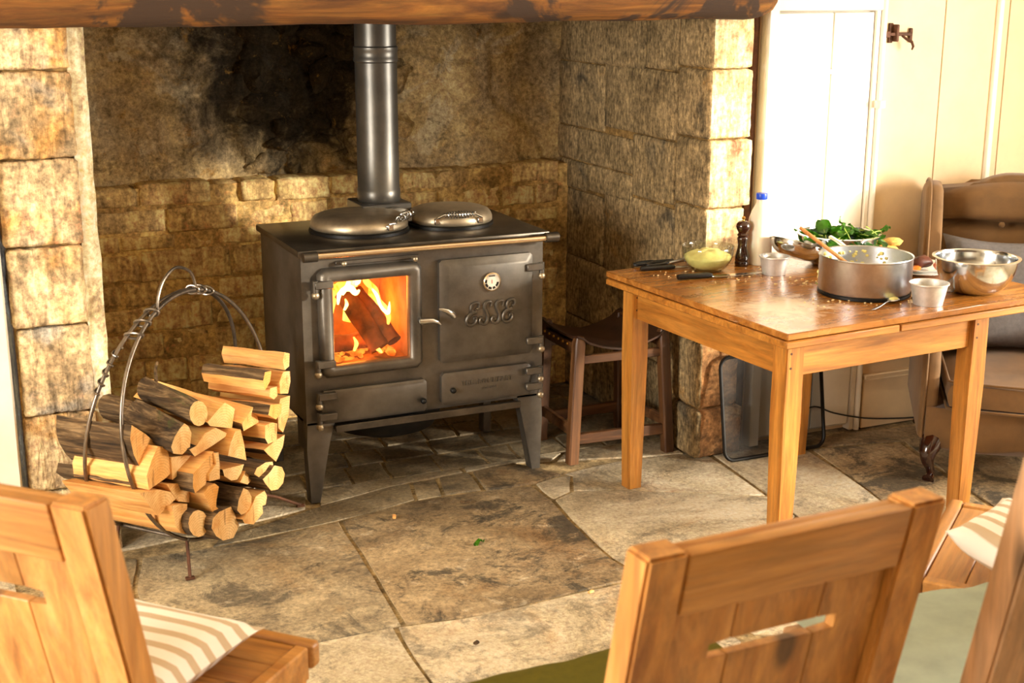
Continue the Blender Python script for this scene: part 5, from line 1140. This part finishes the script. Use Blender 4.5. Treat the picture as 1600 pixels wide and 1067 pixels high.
# crumbs
b = B()
for (cx_, cy_, sx_, sy_, n_) in ((1.60, -.665, .06, .03, 46), (1.43, -.50, .10, .05, 26), (1.20, -.36, .05, .06, 14), (1.50, -.95, .08, .05, 22), (1.66, -1.03, .10, .03, 18)):
    for i in range(n_): s_ = R_.uniform(.0012, .0042); b.ball((R_.gauss(cx_, sx_), R_.gauss(cy_, sy_), Z + s_ * .6), s_, 6, 4, (1.2, 1, .7))
tag(obj('crumbs', b, 'crumbs'), 'pale crumbs scattered over the table top', 'crumbs', kind='stuff')
b = B()
for i in range(9):
    x, y = R_.gauss(1.635, .03), R_.gauss(-.69, .012); b.box(-.008, .008, -.003, .003, 0, .0012, M=Matrix.Translation((x, y, Z)) @ Matrix.Rotation(R_.uniform(0, 3), 4, 'Z'))
tag(obj('chopped_herbs', b, 'spinach'), 'scraps of chopped green leaf by the saucepan', 'herbs', kind='stuff')

# ------------------------------------------------------------------ bits on the floor
def bit(name, c, L, w, mat, label, rz, cat):
    b = B(); b.box(-L / 2, L / 2, -w / 2, w / 2, 0, w * .7, w * .2); b.jitter(w * .25, 60, L * 100); o = obj(name, b, mat); o.location = (c[0], c[1], .003); o.rotation_euler = (0, 0, rz); tag(o, label, cat, 'scraps on the stone floor')
bit('wood_chip', (.227, -.242), .028, .011, 'split_wood', 'pale chip of wood on the floor before the stove', 1.2, 'wood chip')
bit('wood_chip', (.569, -1.041), .022, .010, 'split_wood', 'pale crumb of wood on the bright slab near the chair', .3, 'wood chip')
bit('wood_chip', (.501, -.217), .035, .010, 'tree_bark', 'dark sliver of bark on the floor before the oven', -.4, 'wood chip')
bit('wood_chip', (.126, -1.205), .018, .012, 'tree_bark', 'small dark chip on the front slab', .5, 'wood chip')
b = leaf_mesh(.05, .022, .1, .1, 3); o = obj('leaf_scrap', b, 'spinach', smooth=80); o.location = (.384, -.57, .006); o.rotation_euler = (0, 0, -1.2); tag(o, 'scrap of green leaf lying on the middle flagstone', 'leaf')

# ------------------------------------------------------------------ wing armchair
def pillow(b, w, d, h, k=12, pinch=.10, M=None, seed=0.0, wr=.0):
    """a stuffed square cushion, corners drawn out, lying in x-y"""
    vs = []; idx = {}
    for s in (1, -1):
        for j in range(k + 1):
            for i in range(k + 1):
                u, v = 2 * i / k - 1, 2 * j / k - 1
                if s == -1 and (i in (0, k) or j in (0, k)): idx[(s, i, j)] = idx[(1, i, j)]; continue
                e = (max(0, 1 - u ** 4) * max(0, 1 - v ** 4)) ** .5
                x = u * w / 2 * (1 - pinch * (1 - v * v) * abs(u) ** 3); y = v * d / 2 * (1 - pinch * (1 - u * u) * abs(v) ** 3)
                idx[(s, i, j)] = len(vs); vs.append(V((x, y, s * h / 2 * e + wr * noise.noise(V((x * 9, y * 9, seed))))))
    fs = []
    for s in (1, -1):
        for j in range(k):
            for i in range(k):
                f = [idx[(s, i, j)], idx[(s, i + 1, j)], idx[(s, i + 1, j + 1)], idx[(s, i, j + 1)]]; fs.append(tuple(f if s == 1 else f[::-1]))
    return b.add(vs, fs, M)
ac = thing('wing_armchair', 'brown velvet wing armchair with buttoned back beside the table', 'armchair', (2.585, -.630, 0), math.radians(-36.9))
def ap(name, b, m='velvet', par=None, smooth=60): return obj(name, b, m, par or ac, world=False, smooth=smooth)
b = B(); rings = []
for (z, ex) in ((.135, -.01), (.15, .0), (.21, .006), (.262, .004), (.28, -.006)):
    pts = []
    for i in range(17):
        u = -1 + 2 * i / 16; pts.append((u * .335, -.315 - ex - .025 * (1 - u * u) , z - (.018 * math.sin(abs(u) * PI) if z < .16 else 0)))
    pts += [(.335, .34, z), (-.335, .34, z)]; rings.append(b.ring(pts))
b.skin(rings); ap('seat_base', b)
b = B(); b.box(-.272, .272, -.365, .22, .282, .402); b.subdiv(5)
for v in b.bm.verts:
    u, w_, q = v.co.x / .272, (v.co.y + .0725) / .2925, (v.co.z - .342) / .06
    v.co.z = .342 + .06 * q * (1 - .35 * max(abs(u), abs(w_)) ** 6) + (.018 * (1 - u * u) * (1 - w_ * w_) if q > 0 else 0); v.co.x *= 1 - .04 * q * q * abs(u) ** 4; v.co.y -= .02 * (1 - u * u) * (1 if w_ < -.9 else 0)
b.jitter(.005, 7, 3); ap('seat_cushion', b)
for z in (.292, .392):
    b = B(); b.tube([(-.268, .2, z), (-.268, -.345, z), (-.24, -.366, z), (0, -.386, z), (.24, -.366, z), (.268, -.345, z), (.268, .2, z)], .0055, 7); ap('piping', b)
# back
b = B(); out = [(-.30, .25), (-.305, .93), (-.28, .965), (-.22, .975), (-.16, .99), (-.10, 1.025), (-.04, 1.04), (.04, 1.04), (.10, 1.025), (.16, .99), (.22, .975), (.28, .965), (.305, .93), (.30, .25)]
b.prism(out, Matrix(((1, 0, 0, 0), (0, 0, -1, .40), (0, 1, 0, 0), (0, 0, 0, 1))), .10, .018, 2)
for v in b.bm.verts: v.co.y += (v.co.z - .3) * .10
ap('back_frame', b)
def pad(x0, x1, z0, z1, y, t, seed):
    b = B(); b.box(-1, 1, -1, 1, -1, 1); b.subdiv(6)
    cx_, cz_ = (x0 + x1) / 2, (z0 + z1) / 2
    for v in b.bm.verts:
        u, q, w_ = v.co.x, v.co.z, v.co.y
        e = (max(0, 1 - abs(u) ** 5) * max(0, 1 - abs(q) ** 5)) ** .5
        z = cz_ + q * (z1 - z0) / 2; top_ = (.028 * max(0, 1 - (abs(u) / .85) ** 2) if q > .3 else 0) * (q if z1 > .9 else 0)
        v.co = V((cx_ + u * (x1 - x0) / 2, y + (w_ if w_ > 0 else w_ * e) * t / 2 + (z - .3) * .10, z + top_))
    b.jitter(.006, 6, seed); ap('back_pad', b)
pad(-.29, .29, .86, .985, .300, .16, 1); pad(-.29, .29, .60, .86, .305, .15, 2); pad(-.29, .29, .33, .60, .30, .14, 3)
for x in (-.06, .12):
    b = B(); b.ball((x, .275, .86), .012, 10, 6, (1, .5, 1)); ap('button', b)
# wings and arms
for sg in (-1, 1):
    b = B(); out = [(-.30, .15), (.36, .15), (.41, .96), (.36, 1.005), (.26, 1.03), (.17, 1.02), (.125, .96), (.10, .84), (.075, .70), (.04, .60), (-.03, .545), (-.20, .53), (-.285, .51), (-.315, .44)]
    M = Matrix(((0, 0, sg, sg * .295), (1, 0, 0, 0), (0, 1, 0, 0), (0, 0, 0, 1))); b.prism(out, M, .065, .022, 3); w = ap('wing', b)
    pth = [(sg * .345, y, z) for (y, z) in [(-.300, .16), (-.318, .44), (-.288, .512), (-.20, .534), (-.03, .549), (.038, .603), (.072, .70), (.097, .84), (.122, .96), (.168, 1.022), (.26, 1.033), (.36, 1.008)]]
    b = B(); b.tube(crom(pth, 4), .006, 7); ap('piping', b, par=w)
    b = B(); pth = crom([(sg * .30, -.285, .155), (sg * .315, -.315, .12), (sg * .318, -.325, .085), (sg * .305, -.305, .045), (sg * .300, -.300, .02), (sg * .310, -.325, .006)], 5); n_ = len(pth)
    b.tube(pth, [.046 - .030 * min(1, k / (n_ * .55)) + (.008 * max(0, (k - n_ * .8) / (n_ * .2))) for k in range(n_)], 12); ap('front_leg', b, 'mill_wood')
    b = B(); b.tube([(sg * .29, .32, .16), (sg * .30, .35, .08), (sg * .31, .385, .0)], [.026, .020, .016], 10); ap('rear_leg', b, 'mill_wood')
# scatter cushion in the chair
b = B(); bv, ff_ = pillow(b, .50, .46, .14, 14, .14, None, 4, .006)
for f in b.bm.faces:
    if f.calc_center_median().x > .07: f.material_index = 1
Mx = Matrix.Rotation(math.radians(72), 4, 'X')
b.bm.transform(Mx); zmin = min(v.co.z for v in b.bm.verts); b.bm.transform(Matrix.Translation((0, 0, -zmin)))
o = obj('scatter_cushion', b, ['grey_linen', 'red_stripes'], smooth=70); rzm = MW[ac.name] @ Matrix.Translation((-.035, .085, .405)); o.matrix_world = rzm; o.rotation_euler = (0, 0, math.radians(-36.9 + 4)); tag(o, 'grey linen cushion with a red striped panel in the armchair', 'cushion')

# ------------------------------------------------------------------ rustic pine chairs
def lean(b):
    for v in b.bm.verts:
        if v.co.z > .44: v.co.y -= (v.co.z - .44) * .235
    return b
def make_chair(label):
    c = thing('pine_chair', label, 'chair', group='rustic pine chairs'); P = lambda n, b, m='pine', par=None: obj(n, b, m, par or c, world=False)
    for sg in (-1, 1):
        x = sg * .244; b = B(); b.box(x - .036, x + .036, -.235, -.170, 0, .44); b.box(x - .036, x + .036, -.235, -.170, .44, 1.0); bmesh.ops.remove_doubles(b.bm, verts=b.bm.verts[:], dist=1e-5)
        bmesh.ops.delete(b.bm, geom=[f for f in b.bm.faces if abs(f.calc_center_median().z - .44) < 1e-4 and abs(f.normal.z) > .9], context='FACES_ONLY')
        bmesh.ops.recalc_face_normals(b.bm, faces=b.bm.faces[:]); bmesh.ops.bevel(b.bm, geom=[e for e in b.bm.edges if len(e.link_faces) == 2 and e.calc_face_angle(0) > 1], offset=.006, segments=2, affect='EDGES'); P('stile', lean(b))
        b = B(); b.box(x - .032, x + .032, .215, .279, 0, .405, .005); P('front_leg', b)
    b = B(); b.box(-.207, .207, -.236, -.204, .885, .996, .005, 2); P('top_rail', lean(b), 'pine_cross')
    b = B(); b.box(-.207, .207, -.202, -.174, .905, .990, .004, 2); P('top_rail', lean(b), 'pine_cross')
    FB = lambda y: Matrix(((1, 0, 0, 0), (0, 0, 1, y), (0, 1, 0, 0), (0, 0, 0, 1)))
    zs0, zs1, z0, z1 = .775, .805, .47, .900; yb0 = -.214; tk = .022
    for poly in ([(-.206, z0), (-.085, z0), (-.085, zs0), (-.125, zs0), (-.125, zs1), (-.085, zs1), (-.085, z1), (-.206, z1)], [(.206, z0), (.206, z1), (.085, z1), (.085, zs1), (.125, zs1), (.125, zs0), (.085, zs0), (.085, z0)]):
        b = B(); b.prism(poly, FB(yb0), tk, .0015); P('back_board', lean(b))
    for (za, zb) in ((z0, zs0), (zs1, z1)):
        b = B(); b.prism([(-.083, za), (.083, za), (.083, zb), (-.083, zb)], FB(yb0), tk, .0015); P('back_board', lean(b))
    b = B(); b.box(-.207, .207, -.230, -.180, .455, .50, .004); P('lower_rail', lean(b), 'pine_cross')
    for k in range(5):
        y = -.165 + k * .090; b = B(); b.box(-.245, .245, y + .001, y + .089, .420, .446, .002); P('seat_board', b, 'pine_cross')
    b = B(); b.box(-.285, .285, .286, .322, .395, .452, .010, 3); P('front_rail', b, 'pine_cross')
    for sg in (-1, 1):
        x = sg * .262; b = B(); b.box(x - .016, x + .016, -.165, .285, .375, .450, .004); P('side_rail', b, 'pine_cross')
        b = B(); b.box(x - .03 * sg - .012, x - .03 * sg + .012, -.17, .22, .16, .195, .003); P('stretcher', b, 'pine_cross')
    b = B(); b.box(-.21, .21, -.205, -.183, .20, .235, .003); P('stretcher', b, 'pine_cross')
    return c
c1 = make_chair('pine chair with slotted plank back in the middle foreground, olive cloth on its seat')
c1.location = (-.030, -2.475, 0); c1.rotation_euler = (0, 0, .03); MW[c1.name] = Matrix.Translation(c1.location) @ Matrix.Rotation(.03, 4, 'Z')
c2 = dup(c1, (-.930, -1.862, 0), math.radians(-46.6), 'pine chair at the lower left with a striped cushion, turned to the stove')
c3 = dup(c1, (1.250, -2.185, 0), math.radians(38.5), 'pine chair at the right edge with a striped cushion leaning on its plank seat')
c4 = dup(c1, (.640, -2.600, 0), math.radians(-2), 'pine chair back cut off at the lower right corner, mint cloth on its seat')
c4.scale = (1, 1, 1.1)
for ch in c4.children:
    ch.material_slots[0].link = 'OBJECT'; ch.material_slots[0].material = MATS['pine_grey']
def seat_cloth(ch, w, y0, y1, mat, label, seed):
    b = B(); k = 24; vs = []
    for j in range(k + 1):
        for i in range(k + 1):
            u, v = i / k, j / k; x = (-.5 + u) * w; y = y0 + (y1 - y0) * v
            ew = .014 * math.sin(u * 9 + seed) + .008 * math.sin(u * 23 + seed * 2); y += ew * v; d_ = max(0, (y - .310) / .05); e = max(0, (abs(x) - .265) / .05)
            vs.append((x, y, .462 + .003 * noise.noise(V((x * 12, y * 12, seed))) - .03 * min(1, d_) ** 2 - .02 * min(1, e) ** 2))
    b.add(vs, [(j * (k + 1) + i, j * (k + 1) + i + 1, (j + 1) * (k + 1) + i + 1, (j + 1) * (k + 1) + i) for j in range(k) for i in range(k)]); bmesh.ops.solidify(b.bm, geom=b.bm.faces[:], thickness=.006)
    o = obj('seat_cloth', b, mat, smooth=70); o.location = ch.location; o.rotation_euler = ch.rotation_euler; o.scale = ch.scale; return tag(o, label, 'cloth', 'cloths on the chair seats')
seat_cloth(c1, .56, -.16, .335, 'olive_cloth', 'olive green cloth spread on the seat of the middle chair', .6)
seat_cloth(c4, .52, -.16, .315, 'mint_cloth', 'pale mint cloth on the seat between the two right-hand chairs', 2.2)
def seat_pillow(ch, loc, rx, rz, w, d, h, label, seed):
    b = B(); pillow(b, w, d, h, 14, .10, None, seed, .01); b.bm.transform(Matrix.Rotation(rz, 4, 'Z') if False else Matrix.Identity(4)); b.bm.transform(Matrix.Rotation(rx, 4, 'X'))
    zmin = min(v.co.z for v in b.bm.verts); b.bm.transform(Matrix.Translation((0, 0, -zmin))); o = obj('seat_cushion', b, 'striped_ticking', smooth=70)
    M = MW[ch.name] @ Matrix.Translation(loc) @ Matrix.Rotation(rz, 4, 'Z'); o.matrix_world = M; return tag(o, label, 'cushion', 'striped seat cushions')
seat_pillow(c2, (-.01, .048, .449), .0, PI / 2, .40, .42, .085, 'beige and white striped cushion on the lower left chair', 1)
seat_pillow(c3, (-.150, .075, .449), math.radians(18), -.30, .29, .29, .10, 'small rumpled striped cushion propped on the right-hand chair', 5)
